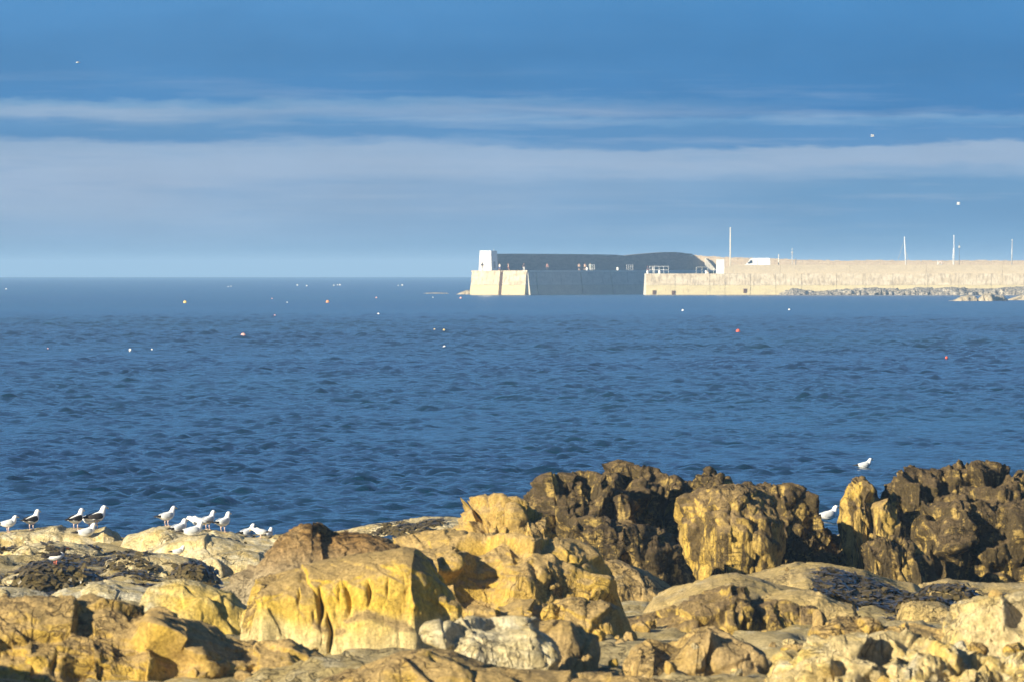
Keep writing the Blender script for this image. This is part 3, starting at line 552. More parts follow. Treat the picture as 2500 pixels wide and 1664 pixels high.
def stones(n, d0, d1, u0, u1, s0, s1, label, group):
    for i in range(n):
        d = rr.uniform(d0, d1); u = rr.uniform(u0, u1); s = rr.uniform(s0, s1) * rr.uniform(.7, 1.25)
        pnt, nm = drop(X(u, d), d)
        if pnt is None or nm.z < .35: continue
        o = bpy.data.objects.new('loose_stone', rr.choice(STONES)); COL.objects.link(o)
        o.location = pnt + Vector((0, 0, s * .28)); o.rotation_euler = (rr.uniform(0, 6.3), rr.uniform(0, 6.3), rr.uniform(0, 6.3))
        o.scale = (s * rr.uniform(.8, 1.35), s * rr.uniform(.8, 1.2), s * rr.uniform(.55, .9))
        props(o, label, 'rock', group)
stones(85, 94, 111, 1890, 2520, .06, .17, 'loose angular stone lying in the rubble at the lower right', 'stones of the lower right rubble')
stones(24, 97, 112, 1440, 1960, .05, .10, 'loose stone in the hollow around the boulder with the hole', 'stones around the boulder with the hole')
stones(22, 110, 128, 1100, 1600, .06, .15, 'loose stone below the broken ochre ridge', 'stones below the broken ridge')
stones(9, 126, 148, 1500, 2450, .04, .08, 'loose stone on the tan slabs before the dark crags', 'stones on the tan slabs')
stones(14, 96, 106, 560, 1120, .05, .13, 'loose stone at the foot of the yellow cliff', 'stones at the foot of the yellow cliff')

# ---- seaweed: fronds lying on whatever rock is under them
def weed_mask(x, y):
    P = np.stack([x, y, 0 * x], 1); n = fbm(P / np.array([1.6, 3.0, 1]), 4, 91)
    u = x / y * FPX + 1250
    m = np.full(len(x), -1.0)
    left = (u < 760) & (y > 149) & (y < 193)
    m = np.where(left, n - .24, m)
    m = np.where(left & (y > 150.5) & (y < 158) & (u < 720), n + .22, m)
    m = np.where(left & (y > 160) & (y < 164) & (u < 420), n - .02, m)
    m = np.where(left & (y > 170) & (y < 180) & (u > 110) & (u < 320), n + .04, m)
    m = np.where((u > 780) & (u < 1160) & (y > 188) & (y < 199), n - .16, m)
    m = np.where((u > 2000) & (u < 2480) & (y > 127) & (y < 146), n + .16, m)
    return m
def build_weed():
    rg = np.random.RandomState(8); V = []; F = []
    y = np.concatenate([rg.uniform(149, 193, 42000), rg.uniform(150.5, 159, 22000), rg.uniform(188, 199, 9000), rg.uniform(127, 146, 24000)]); u = np.concatenate([rg.uniform(-120, 760, 64000), rg.uniform(780, 1160, 9000), rg.uniform(1990, 2480, 24000)]); x = (u - 1250) / FPX * y
    keep = weed_mask(x, y) > 0
    x = x[keep]; y = y[keep]; k = 0
    for i in range(len(x)):
        p_, nm = drop(float(x[i]), float(y[i]))
        if p_ is None or p_.z < .02: continue
        for _ in range(1):
            a = rg.uniform(0, 6.28); t_ = Vector((math.cos(a), math.sin(a), 0)); t_ = (t_ - nm * t_.dot(nm)).normalized(); s_ = nm.cross(t_)
            L = rg.uniform(.10, .26); w = rg.uniform(.018, .045); up = rg.uniform(.01, .05)
            q = p_ + Vector((rg.uniform(-.06, .06), rg.uniform(-.1, .1), 0)) + nm * .005
            m_ = q + t_ * L * .5 + nm * up; e_ = q + t_ * L + nm * rg.uniform(-.01, .03)
            V += [q - s_ * w, q + s_ * w, m_ + s_ * w * 1.3, m_ - s_ * w * 1.3, e_ + s_ * w * .6, e_ - s_ * w * .6]
            F += [(k, k + 1, k + 2, k + 3), (k + 3, k + 2, k + 4, k + 5)]; k += 6
    return np_mesh('seaweed', np.array([tuple(v) for v in V]), np.array(F))
props(link('seaweed', build_weed(), M['weed']), 'brown seaweed lying over the low rocks', 'seaweed', kind='stuff')
# ------------------------------------------------------------------ the pier, about 1.9 km away
def wall_mat(name, base, alt, stain, amt=.35, sc_=(.35, .35, .9), bump=.03):
    t = NT(name); t.set(.9, .15)
    n1 = t.noise(t.pos(sc_), 1.0, 6, .6, .3); n2 = t.noise(t.pos((1.3, 1.3, .35), (4, 0, 2)), 1.6, 7, .65); n3 = t.noise(t.pos(), 6, 4, .6)
    c = t.mix(t.rng(n1, .38, .62), base, alt)
    c = t.mix(t.math('MULTIPLY', t.rng(n2, .70 - amt * .4, .86 - amt * .4), .75), c, stain)
    c = t.mix(1.0, c, t.val(t.rng(n3, .25, .75, .86, 1.12)), 'MULTIPLY'); t.color(c)
    t.bump(t.noise(t.pos((.6, .6, 2.4)), 1.5, 6, .6), bump * 3); return t.m
M['quay_up'] = wall_mat('weathered concrete', (.50, .415, .29), (.60, .515, .385), (.30, .24, .17), .58)
M['quay_lo'] = wall_mat('yellowish wave-washed concrete', (.57, .48, .28), (.51, .43, .26), (.34, .27, .17), .36)
M['quay_top'] = wall_mat('smooth concrete parapet', (.50, .42, .30), (.46, .385, .275), (.37, .30, .22), .35)
M['quay_lifted'] = wall_mat('stained concrete lightened for haze', (.56, .52, .45), (.64, .59, .51), (.34, .31, .27), .4)  # stained, and lightened to stand in for haze over the shaded wall
M['quay_lifted_lo'] = wall_mat('tide stained concrete lightened for haze', (.60, .54, .42), (.55, .49, .39), (.34, .30, .25), .3)  # lower lift of the shaded wall, also lightened in place of haze
M['para_shaded'] = wall_mat('sea wall masonry with painted shade', (.24, .22, .20), (.31, .28, .255), (.14, .13, .12), .3, (.5, .5, 2.5))  # shade put into the colour: darker copy of the lit sea wall's stone
M['sea_wall'] = wall_mat('coursed stone', (.50, .40, .29), (.43, .34, .25), (.3, .23, .17), .35, (.6, .6, 3.0), .05)
M['deck'] = wall_mat('deck concrete', (.42, .38, .32), (.36, .33, .28), (.25, .22, .19), .3)
M['coping'] = wall_mat('pale worn coping', (.78, .74, .66), (.70, .66, .58), (.5, .46, .4), .2)
M['whitewash'] = plain('whitewashed render', (.82, .80, .76), .8, .2, var=.05, scale=.8)
M['white_paint'] = plain('white paint', (.80, .79, .76), .4, .4, var=.05)
M['steel'] = plain('galvanised steel', (.55, .54, .50), .5, .4, .3)
M['pole'] = plain('pale pole paint', (.78, .70, .55), .5, .3)
M['dark_pole'] = plain('dark grey pole', (.12, .13, .15), .5, .3)
M['iron'] = plain('rusty iron', (.10, .05, .03), .8, .2, var=.3)
M['glass'] = plain('dark vehicle glass', (.015, .02, .025), .08, .5, var=.02)
M['rubber'] = plain('tyre rubber', (.02, .02, .02), .8, .2)
M['rope'] = plain('stay wire', (.45, .42, .4), .6, .2)

PT = Vector((math.cos(math.radians(62)), math.sin(math.radians(62)), 0))     # the way the pier runs out
PN = Vector((PT.y, -PT.x, 0))                                               # across it, towards the quay edge
QB = Vector((X(1287, 1920), 1920, 0)); ZQ = 5.2
QA = QB - PN * 14.3
def wall_piece(p, q, zb, zt, thick, batter=0.0, gap=0.0, out=None, zt2=None):
    """a battered wall block from p to q (plan), outer face on the right of p->q"""
    p = Vector((p[0], p[1], 0)); q = Vector((q[0], q[1], 0)); t_ = (q - p).normalized(); n_ = Vector((t_.y, -t_.x, 0)) if out is None else out
    p = p + t_ * gap / 2; q = q - t_ * gap / 2; zt2 = zt if zt2 is None else zt2
    e1 = n_ * batter * (zt - zb); e2 = n_ * batter * (zt2 - zb)
    b = [p + e1, q + e2, q - n_ * thick, p - n_ * thick]; tp = [p, q, q - n_ * thick, p - n_ * thick]
    return MB().hexa([(v.x, v.y, zb) for v in b], [(v.x, v.y, z_) for v, z_ in zip(tp, (zt, zt2, zt2, zt))])
ZW = -1.8; ZS = 1.95
pier = empty('pier', QB, label='far pier running out from the sun with a shaded quay wall and tall parapet', cat='pier')
def pchild(mb, name, mat, par, bevel=0.0):
    o = mb.build(name, mat, par, bevel=bevel); o.matrix_parent_inverse = par.matrix_world.inverted() if False else Matrix.Translation(-par.location); return o
# solid core and deck, a hand's breadth behind the facing panels
core = MB().hexa([tuple(v) for v in ((QA + PN * .4 + PT * .4) + Vector((0, 0, ZW)), (QB - PN * .4 + PT * .4) + Vector((0, 0, ZW)), (QB - PN * .4 + PT * 140) + Vector((0, 0, ZW)), (QA + PN * .4 + PT * 140) + Vector((0, 0, ZW)))],
                 [tuple(v) for v in ((QA + PN * .4 + PT * .4) + Vector((0, 0, ZQ - .12)), (QB - PN * .4 + PT * .4) + Vector((0, 0, ZQ - .12)), (QB - PN * .4 + PT * 140) + Vector((0, 0, ZQ - .12)), (QA + PN * .4 + PT * 140) + Vector((0, 0, ZQ - .12)))])
pchild(core, 'core', M['deck'], pier)
# lit end face: two panels either side of the ladder recess, each an upper and a lower lift
end_cuts = [QA, QA + (QB - QA) * .545, QB]
for a, b in zip(end_cuts[:-1], end_cuts[1:]):
    s1 = (QB - QA).normalized(); nn = Vector((s1.y, -s1.x, 0)); off = nn * .17 * (ZQ - ZS)
    pchild(wall_piece(a, b, ZS, ZQ - .35, .9, .17, .34), 'panel', M['quay_up'], pier)
    pchild(wall_piece(a + off, b + off, ZW, ZS - .05, .9, .17, .30), 'panel', M['quay_lo'], pier)
pchild(wall_piece(QA - nn * .05, QB - nn * .05, ZQ - .34, ZQ, 1.2, .0), 'coping', M['quay_up'], pier)
# shaded quay wall
L_ = [0.1, 4.2, 26, 41, 62, 90]
for a, b in zip(L_[:-1], L_[1:]):
    pa, pb = QB + PT * a, QB + PT * b; off = PN * .12 * (ZQ - ZS)
    pchild(wall_piece(pa, pb, ZS, ZQ - .3, .9, .12, .45, out=PN), 'panel', M['quay_lifted'], pier)
    pchild(wall_piece(pa + off, pb + off, ZW, ZS - .03, .9, .12, .40, out=PN), 'panel', M['quay_lifted_lo'], pier)
pchild(wall_piece(QB - PN * .04 + PT * .2, QB - PN * .04 + PT * 100, ZQ - .29, ZQ + .05, 1.0, 0, out=PN), 'coping', M['coping'], pier)
# tall parapet along the far side, its top rising to a hump and falling again
par0 = Vector((X(1207, 1930), 1930, 0))
def par_at(u):   # point of the parapet line seen at u
    k = (u - 1250) / FPX; L = (par0.x - k * par0.y) / (k * PT.y - PT.x); return par0 + PT * L
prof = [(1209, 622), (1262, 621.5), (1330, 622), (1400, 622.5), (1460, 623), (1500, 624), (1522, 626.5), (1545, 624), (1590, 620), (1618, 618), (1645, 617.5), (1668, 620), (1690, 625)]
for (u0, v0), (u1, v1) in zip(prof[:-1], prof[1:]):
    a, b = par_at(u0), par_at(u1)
    pchild(wall_piece(a, b, ZQ - .1, Z(v0, a.y), 1.1, .03, .02, out=PN, zt2=Z(v1, b.y)), 'parapet_section', M['para_shaded'], pier)
    pchild(wall_piece(a + PN * .06, b + PN * .06, Z(v0, a.y) + .004, Z(v0, a.y) + .16, 1.25, 0, .02, out=PN, zt2=Z(v1, b.y) + .16), 'parapet_coping', M['para_shaded'], pier)
# iron ladder in the end face
lad_c = QA + (QB - QA) * .545
s1 = (QB - QA).normalized(); nn = Vector((s1.y, -s1.x, 0))
lad = empty('ladder', lad_c, label='dark iron ladder down the sunlit end of the pier', cat='ladder')
for sd in (-.28, .28):
    pchild(MB().tube([lad_c + s1 * sd + nn * (.17 * (ZQ - z_) + .10) + Vector((0, 0, z_)) for z_ in (-.6, ZQ + .25)], .06, 6), 'stile', M['iron'], lad)
for i in range(18):
    z_ = -.4 + i * .31; c0 = lad_c + nn * (.17 * (ZQ - z_) + .10) + Vector((0, 0, z_))
    pchild(MB().tube([c0 - s1 * .28, c0 + s1 * .28], .05, 6), 'rung', M['iron'], lad)
recess = MB().hexa([tuple(lad_c + s1 * a + nn * (.17 * (ZQ - ZW) * (1 if b else 1) - (.02 if b else .3)) + Vector((0, 0, ZW))) for a, b in ((-.17, 1), (.17, 1), (.17, 0), (-.17, 0))],
                   [tuple(lad_c + s1 * a - nn * (.02 if b else .3) + Vector((0, 0, ZQ - .36))) for a, b in ((-.17, 1), (.17, 1), (.17, 0), (-.17, 0))])
pchild(recess, 'recess', M['iron'], pier)
# white tapered tower on the pier head
tc_ = Vector((X(1190, 1926), 1926, 0)) + PT * 1.6 - PN * .6
tw = empty('pier_tower', tc_ + Vector((0, 0, ZQ)), label='white tapered block tower at the seaward end of the pier', cat='tower')
def tsq(h, z_): return [(a * h, b * h, z_) for a, b in ((-1, -1), (1, -1), (1, 1), (-1, 1))]
ang = math.atan2(PN.y, PN.x); tw.rotation_euler = (0, 0, ang)
MB().hexa(tsq(1.62, -.02), tsq(1.44, 4.3)).build('shaft', M['whitewash'], tw, bevel=.05)
MB().hexa(tsq(1.50, 4.31), tsq(1.48, 4.46)).build('cap', M['whitewash'], tw, bevel=.03)
MB().box(1.50, 1.60, -.5, .4, .02, 2.0).build('door', plain('grey door', (.3, .32, .34)), tw, bevel=.02)
MB().tube([(.9, .9, 4.4), (.9, .9, 4.75)], .05, 6).build('vent', M['steel'], tw)

# ---- the near quay, facing the camera and lit
quay = empty('quay', (X(1577, 1918), 1918, 0), label='long sunlit concrete quay wall with a raised parapet at the right', cat='quay')
ZK = 4.54; YQ = 1918.0
cuts = [1577, 1648, 1733, 1770, 1832, 1894, 1957, 2042, 2112, 2180, 2265, 2341, 2420, 2500, 2600]
rq = random.Random(2)
for i, (u0, u1) in enumerate(zip(cuts[:-1], cuts[1:])):
    x0, x1 = X(u0, YQ), X(u1, YQ); dy = rq.uniform(-.05, .05)
    off = .10 * (ZK - ZS)
    pchild(wall_piece((x0, YQ + dy), (x1, YQ + dy), ZS, ZK - .02, 1.0, .10, .07), 'panel', M['quay_up'], quay)
    pchild(wall_piece((x0, YQ + dy - off - .05), (x1, YQ + dy - off - .05), ZW, ZS - .04, 1.0, .10, .06), 'panel', M['quay_lo'], quay)
pchild(MB().box(X(1579, YQ), X(2600, YQ), YQ + .25, YQ + 14, ZW, ZK - .06), 'core', M['deck'], quay)
pchild(wall_piece((X(1575.5, YQ), YQ + 10), (X(1575.5, YQ), YQ + .1), ZW, ZK - .01, 1.0, .06, out=Vector((-1, 0, 0))), 'panel', M['quay_lifted'], quay)
ptop = [1768, 1790, 1905, 2075, 2262, 2448, 2600]
for u0, u1 in zip(ptop[:-1], ptop[1:]):
    zl = 5.6 if u0 == 1768 else 6.48
    pchild(wall_piece((X(u0, YQ), YQ + .6), (X(u1, YQ), YQ + .6), ZK + .003, zl if u0 == 1768 else 6.48, 1.0, .01, .03, zt2=6.48), 'parapet_section', M['quay_top'], quay)
pchild(MB().box(X(1772, YQ), X(2600, YQ), YQ + 1.7, YQ + 14, ZK, 5.35), 'roadway', M['deck'], quay)
for u0, v0, v1 in ((1593, 709, 719), (1640, 710, 720), (1815, 705, 716)):
    b = MB().box(X(u0, YQ), X(u0, YQ) + .7, YQ - .62, YQ - .2, Z(v1, YQ), Z(v0, YQ)); pchild(b, 'outlet', M['iron'], quay)

# ---- sea wall behind, lit
w0 = par_at(1690)
swall = empty('sea_wall', w0, label='long pale stone sea wall beyond the quay, right of the shaded parapet', cat='wall')
sp = [(1690, 625), (1730, 627), (1770, 630), (1830, 632), (1900, 634), (1960, 636), (2050, 638), (2150, 637), (2250, 638), (2350, 637), (2420, 638), (2500, 637), (2620, 637)]
for (u0, v0), (u1, v1) in zip(sp[:-1], sp[1:]):
    a = (X(u0, w0.y), w0.y); b = (X(u1, w0.y), w0.y)
    pchild(wall_piece(a, b, 1.0, Z(v0, w0.y), 1.4, .03, .02, zt2=Z(v1, w0.y)), 'wall_section', M['sea_wall'], swall)
    ux = u0
    while ux < u1 - 3:      # uneven top course
        wdt = rq.uniform(6, 14); q0 = X(ux, w0.y); q1 = X(min(ux + wdt, u1), w0.y) - .05
        zt_ = Z(np.interp(ux + wdt / 2, [u0, u1], [v0, v1]), w0.y)
        pchild(MB().box(q0, q1, w0.y - .03, w0.y + .6, zt_ - .12, zt_ + rq.uniform(.06, .26)), 'coping_stone', M['sea_wall'], swall); ux += wdt
st = empty('stone_stair', (X(1722, w0.y), w0.y - 1.5, ZQ), label='stone steps climbing the pale sea wall beside the shaded parapet', cat='stairs')
for i in range(11):
    f = i / 10; zz_ = ZQ + (1 - f) * 2.9; xx = X(1722 + f * 26, w0.y)
    pchild(MB().box(xx - .15, xx + .15, w0.y - 1.6, w0.y - .1, ZQ - .3, zz_), 'step', M['quay_lifted'], st)

# ---- things on the quay
wp = empty('white_pillar', (X(1759, 1922), 1922, ZK - .06), label='white square pillar at the end of the raised parapet', cat='pillar')
MB().hexa([(-.95, -.6, 0), (.95, -.6, 0), (.95, .6, 0), (-.95, .6, 0)], [(-.86, -.5, 3.05), (.86, -.5, 3.05), (.86, .5, 3.05), (-.86, .5, 3.05)]).build('shaft', M['whitewash'], wp, bevel=.06)
MB().box(-.9, .9, -.54, .54, 3.053, 3.2).build('cap', M['whitewash'], wp, bevel=.05)
def mast(name, label, u, v0, v1, d, r, mat, cat='mast', lean=0.0, stays=(), twin=0, head=None, group=None):
    z0, z1 = Z(v1, d) - 1.2, Z(v0, d); e = empty(name, (X(u, d), d, z0), label=label, cat=cat, group=group); h = z1 - z0
    MB().tube([(0, 0, 0), (lean * .5, 0, h * .5), (lean, 0, h)], [r, r * .85, r * .6], 8).build('pole', mat, e, smooth=True)
    MB().tube([(lean, 0, h), (lean, 0, h + .25)], [r * .9, r * .5], 8).build('cap', mat, e)
    for su, sv0, sv1, wr in stays:
        MB().tube([(lean * .9, .05, Z(sv0, d) - z0), (X(su, d) - X(u, d), .1, Z(sv1, d) - z0)], wr, 5).build('stay', M['rope'], e)
    if twin: MB().tube([(-.12, 0, 0), (-.30, 0, h * .35), (-.12, 0, h * .62)], .055, 6).build('boom', mat, e)
    if head: MB().box(-head + lean, head + lean, -head, head, h - 1.0, h - .5).build('lamp_head', M['steel'], e, bevel=.05)
    return e
mast('flag_pole', 'tallest pale pole, beside the white pillar on the quay', 1783, 558, 647, 1926, .15, M['pole'], 'pole')
mast('thin_post', 'short thin pale post just right of the white van', 1901, 624, 647, 1926, .10, M['pole'], 'post')
mast('lamp_post', 'lamp post with a small boxy head right of the van', 1934, 609, 647, 1926, .08, M['steel'], 'lamp post', head=.16)
mast('dark_post', 'stubby dark post right of the lamp post', 1943, 634, 646, 1924, .12, M['dark_pole'], 'post')
mast('boat_mast', 'white boat mast held by two slanting stays', 2212, 581, 645, 1940, .13, M['white_paint'], lean=-.35, stays=((2191, 584, 640, .03), (2221, 606, 642, .035)))
mast('boat_mast', 'tall thin boat mast with a boom folded up beside it', 2329, 577, 645, 1940, .10, M['white_paint'], twin=1)
mast('lamp_post', 'thin dark post with a hooked head beside the tall boat mast', 2342, 595, 645, 1932, .06, M['dark_pole'], 'lamp post', head=.2)
mast('boat_mast', 'bare grey boat mast standing alone near the right edge', 2470, 587, 645, 1940, .12, M['steel'], lean=.1)
mast('thin_post', 'little white marker post by the round white float', 2289, 639, 647, 1923, .06, M['white_paint'], 'post')
fl = empty('round_float', (X(2296, 1922), 1922, 6.4), label='round whitish float resting on the quay parapet', cat='float')
ring = MB().tube([(math.cos(a) * .40, 0, .42 + math.sin(a) * .36) for a in np.linspace(-.4, math.pi + .4, 15)], .13, 8); ring.build('ring', plain('faded pink white plastic', (.70, .55, .48)), fl, smooth=True)
MB().box(-.42, .42, -.1, .1, .09, .24).build('foot', M['steel'], fl, bevel=.03)
# white van
def build_van():
    e = empty('van', (X(1848, 1925), 1925, 5.36), label='white panel van with a dark cab window parked on the quay', cat='van')
    L2 = 3.05; W = 1.0
    prof = [(-3.02, .45), (-3.05, .95), (-2.92, 1.10), (-2.35, 1.32), (-1.62, 2.28), (-1.30, 2.52), (-.6, 2.64), (2.6, 2.66), (2.92, 2.55), (3.0, 2.2), (3.04, .45)]
    vs = []; n = len(prof)
    def wid(z_): return W * (1 - .10 * max(0, (z_ - 1.3) / 1.35))
    for sy in (-1, 1):
        for x_, z_ in prof: vs.append((x_, sy * wid(z_), z_))
    fs = [tuple(range(n))[::-1], tuple(range(n, 2 * n))] + [(i, (i + 1) % n, n + (i + 1) % n, n + i) for i in range(n)]
    MB().add(vs, fs).build('body', M['white_paint'], e, bevel=.05)
    def sidepane(pts, name):
        for sy in (-1, 1):
            m = MB(); k = len(pts); a = [(x_, sy * (wid(z_) + .012), z_) for x_, z_ in pts]; b = [(x_, sy * (wid(z_) - .03), z_) for x_, z_ in pts]
            m.add(a + b, [tuple(range(k)), tuple(range(k, 2 * k))[::-1]] + [(i, (i + 1) % k, k + (i + 1) % k, k + i) for i in range(k)]); m.build(name, M['glass'], e)
    sidepane([(-2.02, 1.42), (-1.02, 1.42), (-1.02, 2.16), (-1.52, 2.16)], 'side_window')
    m = MB().hexa([(-2.30, -.86, 1.37), (-2.30, .86, 1.37), (-2.26, .86, 1.35), (-2.26, -.86, 1.35)], [(-1.72, -.80, 2.19), (-1.72, .80, 2.19), (-1.66, .80, 2.17), (-1.66, -.80, 2.17)])
    m.build('windscreen', M['glass'], e)
    for sy in (-1, 1):
        MB().box(-2.08, -1.92, sy * 1.02, sy * 1.22, 1.40, 1.72).build('mirror', M['rubber'], e, bevel=.02)
        MB().box(-3.0, -2.82, sy * .62, sy * .92, .82, 1.05).build('headlight', M['glass'], e, bevel=.02)
        MB().box(.05, .09, sy * 1.0, sy * 1.012, .6, 2.2).build('door_seam', M['rubber'], e)
        for wx in (-2.05, 1.85):
            w = MB().tube([(wx, sy * .80, .36), (wx, sy * 1.02, .36)], .36, 18).build('wheel', M['rubber'], e)
            o = MB().tube([(wx, sy * 1.0, .36), (wx, sy * 1.03, .36)], .21, 14).build('hub', M['steel'], w)
    MB().box(-3.14, -2.98, -.9, .9, .40, .66).build('bumper', M['rubber'], e, bevel=.03)
build_van()
# white bollards along the shaded quay edge
M['bollard'] = plain('white bollard paint', (.85, .83, .78), .6, .2)
def bollard(u, v, d, label):
    z0 = ZQ + .03 if d > 1919.5 and u < 1590 else ZK - .02
    e = empty('bollard', (X(u, d), d, z0), label=label, cat='bollard', group='white bollards on the quay edge')
    MB().tube([(0, 0, 0), (0, 0, .08), (0, 0, .12), (0, 0, .42), (0, 0, .55), (0, 0, .66), (0, 0, .70)], [.26, .26, .18, .17, .24, .23, .12], 12).build('post', M['bollard'], e, smooth=True)
    MB().tube([(-.30, 0, .36), (.30, 0, .36)], .06, 8).build('crossbar', M['bollard'], e)
def edge_at(u, back=.7):   # point of the pier deck near its shaded edge, seen at u
    b0 = QB - PN * back; k = (u - 1250) / FPX; L = (b0.x - k * b0.y) / (k * PT.y - PT.x); return b0 + PT * L
bollard(1433, 0, edge_at(1433).y, 'white bollard at the feet of the three bathers')
bollard(1508, 0, edge_at(1508).y, 'white bollard left of the empty square frame')
bollard(1581, 0, YQ + .9, 'white bollard at the corner of the lit quay')
bollard(1610, 0, YQ + .9, 'white bollard under the railing on the lit quay')
bollard(1724, 0, YQ + .9, 'white bollard beside the seated figure on the quay')
def railing(label, u0, u1, d0, d1, z0, h, posts, rails=2, mat='steel'):
    p0 = Vector((X(u0, d0), d0, z0)); p1 = Vector((X(u1, d1), d1, z0)); e = empty('railing', p0, label=label, cat='railing'); v_ = p1 - p0
    for i in range(posts): a = v_ * (i / (posts - 1)); MB().tube([a, a + Vector((0, 0, h))], .04, 6).build('post', M[mat], e)
    for i in range(rails): zz_ = h * (1 - .48 * i); MB().tube([Vector((0, 0, zz_)), v_ + Vector((0, 0, zz_))], .038, 6).build('rail', M[mat], e)
p_ = edge_at(1447, 1.0); railing('narrow white ladder frame beside the third bather', 1443, 1451, p_.y, p_.y + .5, ZQ, 1.35, 3, 1, 'white_paint')
p_ = edge_at(1536, 1.0); railing('empty white square frame on the shaded quay edge', 1530, 1545, p_.y, p_.y + 1, ZQ, 1.3, 4, 1, 'white_paint')
railing('white two-bar railing on the corner of the lit quay', 1586, 1632, YQ + 1.2, YQ + 1.2, ZK - .05, 1.65, 5, 2, 'white_paint')
railing('thin grey railing near the foot of the stone steps', 1700, 1742, YQ + 5, YQ + 5, ZK - .06, 1.5, 4, 1)

# ---- people: one continuous skinned body each
def person(label, loc, rz, h, top, legs_c, skin=(.50, .30, .20), stride=.0, arms='down', bare=False, hair=(.08, .05, .03), sit=False, legs_bare=False):
    s = h / 1.75
    J = {'pel': (0, 0, .93), 'chest': (0, .01, 1.28), 'neck': (0, .01, 1.46), 'head': (0, .03, 1.62), 'crown': (0, .02, 1.70)}
    E = [('pel', 'chest'), ('chest', 'neck'), ('neck', 'head'), ('head', 'crown')]
    Rr = {'pel': (.15, .11), 'chest': (.17, .12), 'neck': (.06, .06), 'head': (.088, .10), 'crown': (.06, .07)}
    for k, sx in (('l', -1), ('r', 1)):
        st_ = stride * sx
        if sit: pts = [(sx * .10, .05, .88), (sx * .13, .44, .90), (sx * .13, .46, .48), (sx * .13, .60, .44)]
        else: pts = [(sx * .10, st_ * .1, .86), (sx * .12, st_ * .55 + .03, .49), (sx * .12, st_, .09), (sx * .13, st_ + .16, .04)]
        for n_, q, r_ in zip(('hip', 'knee', 'ank', 'toe'), pts, (.095, .065, .045, .04)): J[k + n_] = q; Rr[k + n_] = (r_, r_)
        E += [('pel', k + 'hip'), (k + 'hip', k + 'knee'), (k + 'knee', k + 'ank'), (k + 'ank', k + 'toe')]
        if arms == 'hips': ap = [(sx * .20, 0, 1.40), (sx * .36, -.08, 1.17), (sx * .19, .06, 1.0), (sx * .16, .1, .97)]
        elif arms == 'front': ap = [(sx * .20, 0, 1.40), (sx * .25, .06, 1.13), (sx * .10, .28, 1.15), (sx * .04, .32, 1.17)]
        else: ap = [(sx * .20, 0, 1.40), (sx * .25, -.02, 1.12), (sx * .26, .06, .86), (sx * .26, .09, .77)]
        for n_, q, r_ in zip(('sho', 'elb', 'wri', 'han'), ap, (.062, .047, .036, .035)): J[k + n_] = q; Rr[k + n_] = (r_, r_)
        E += [('chest', k + 'sho'), (k + 'sho', k + 'elb'), (k + 'elb', k + 'wri'), (k + 'wri', k + 'han')]
    ks = list(J); me = bpy.data.meshes.new('b'); me.from_pydata([tuple(c * s for c in J[k]) for k in ks], [(ks.index(a), ks.index(b)) for a, b in E], [])
    ob = bpy.data.objects.new('b', me); COL.objects.link(ob); md = ob.modifiers.new('s', 'SKIN'); md.branch_smoothing = .6
    for i, k in enumerate(ks):
        sv = me.skin_vertices[0].data[i]; sv.radius = (Rr[k][0] * s, Rr[k][1] * s); sv.use_root = (k == 'pel')
    sb = ob.modifiers.new('u', 'SUBSURF'); sb.levels = 1; sb.render_levels = 1
    dg = bpy.context.evaluated_depsgraph_get(); m2 = bpy.data.meshes.new_from_object(ob.evaluated_get(dg)); bpy.data.objects.remove(ob)
    m2.name = 'body'; sk = plain('skin', skin, .6, .3)
    m2.materials.clear()
    for m_ in (sk, plain('upper garment', top, .9, .1) if not bare else sk, plain('lower garment', legs_c, .9, .1), plain('shoes', (.06, .05, .05))): m2.materials.append(m_)
    for pl in m2.polygons:
        c = pl.center / s; pl.use_smooth = True
        if c.z > 1.47: pl.material_index = 0
        elif c.z > .95: pl.material_index = 0 if (abs(c.x) > .24 and c.z < 1.2) else 1
        elif abs(c.x) > .21 and not sit: pl.material_index = 0
        elif c.z > (.55 if legs_bare else .1): pl.material_index = 2
        else: pl.material_index = 0 if legs_bare else 3
    e = empty('person', loc, rz, label, 'person')
    link('body', m2, None, e)
    hm = MB().loft([((0, -.055 * s, 1.56 * s), .07 * s, .05 * s, 0), ((0, -.03 * s, 1.63 * s), .100 * s, .10 * s, .2), ((0, .02 * s, 1.69 * s), .092 * s, .075 * s, .3), ((0, .09 * s, 1.72 * s), .05 * s, .03 * s, .3)], 10)
    hm.build('hair', plain('hair', hair, .8, .2), e, smooth=True)
    return e
def on_pier(u, back): q = edge_at(u, back); return (q.x, q.y, ZQ - .12 if back > 1 else ZQ + .03)
hd = lambda deg: math.radians(deg)
pA = QA + (QB - QA) * .32 + PT * 1.2
k_ = QA + (QB - QA) * ((X(1172, 1924) - QA.x) / (QB.x - QA.x)) + PT * .9
person('person in dark jacket and pale trousers standing before the white tower', (k_.x, k_.y, ZQ), hd(170), 1.9, (.07, .06, .06), (.55, .52, .46))
person('person in light top and blue shorts right of the white tower', on_pier(1220, 7.5), hd(150), 1.75, (.70, .66, .58), (.10, .16, .42), stride=.12, legs_bare=True)
person('bare-skinned bather in trunks stooping right of the one in blue shorts', on_pier(1241, 6.5), hd(100), 1.75, (.6, .4, .3), (.30, .08, .06), stride=.22, bare=True, legs_bare=True, skin=(.62, .40, .28))
person('person in dark top and white trousers at the corner of the pier head', on_pier(1279, 1.6), hd(200), 1.75, (.05, .05, .07), (.82, .80, .76))
person('person in dull pink top standing in the shade by the parapet', on_pier(1336, 5), hd(180), 1.75, (.42, .22, .20), (.06, .06, .08))
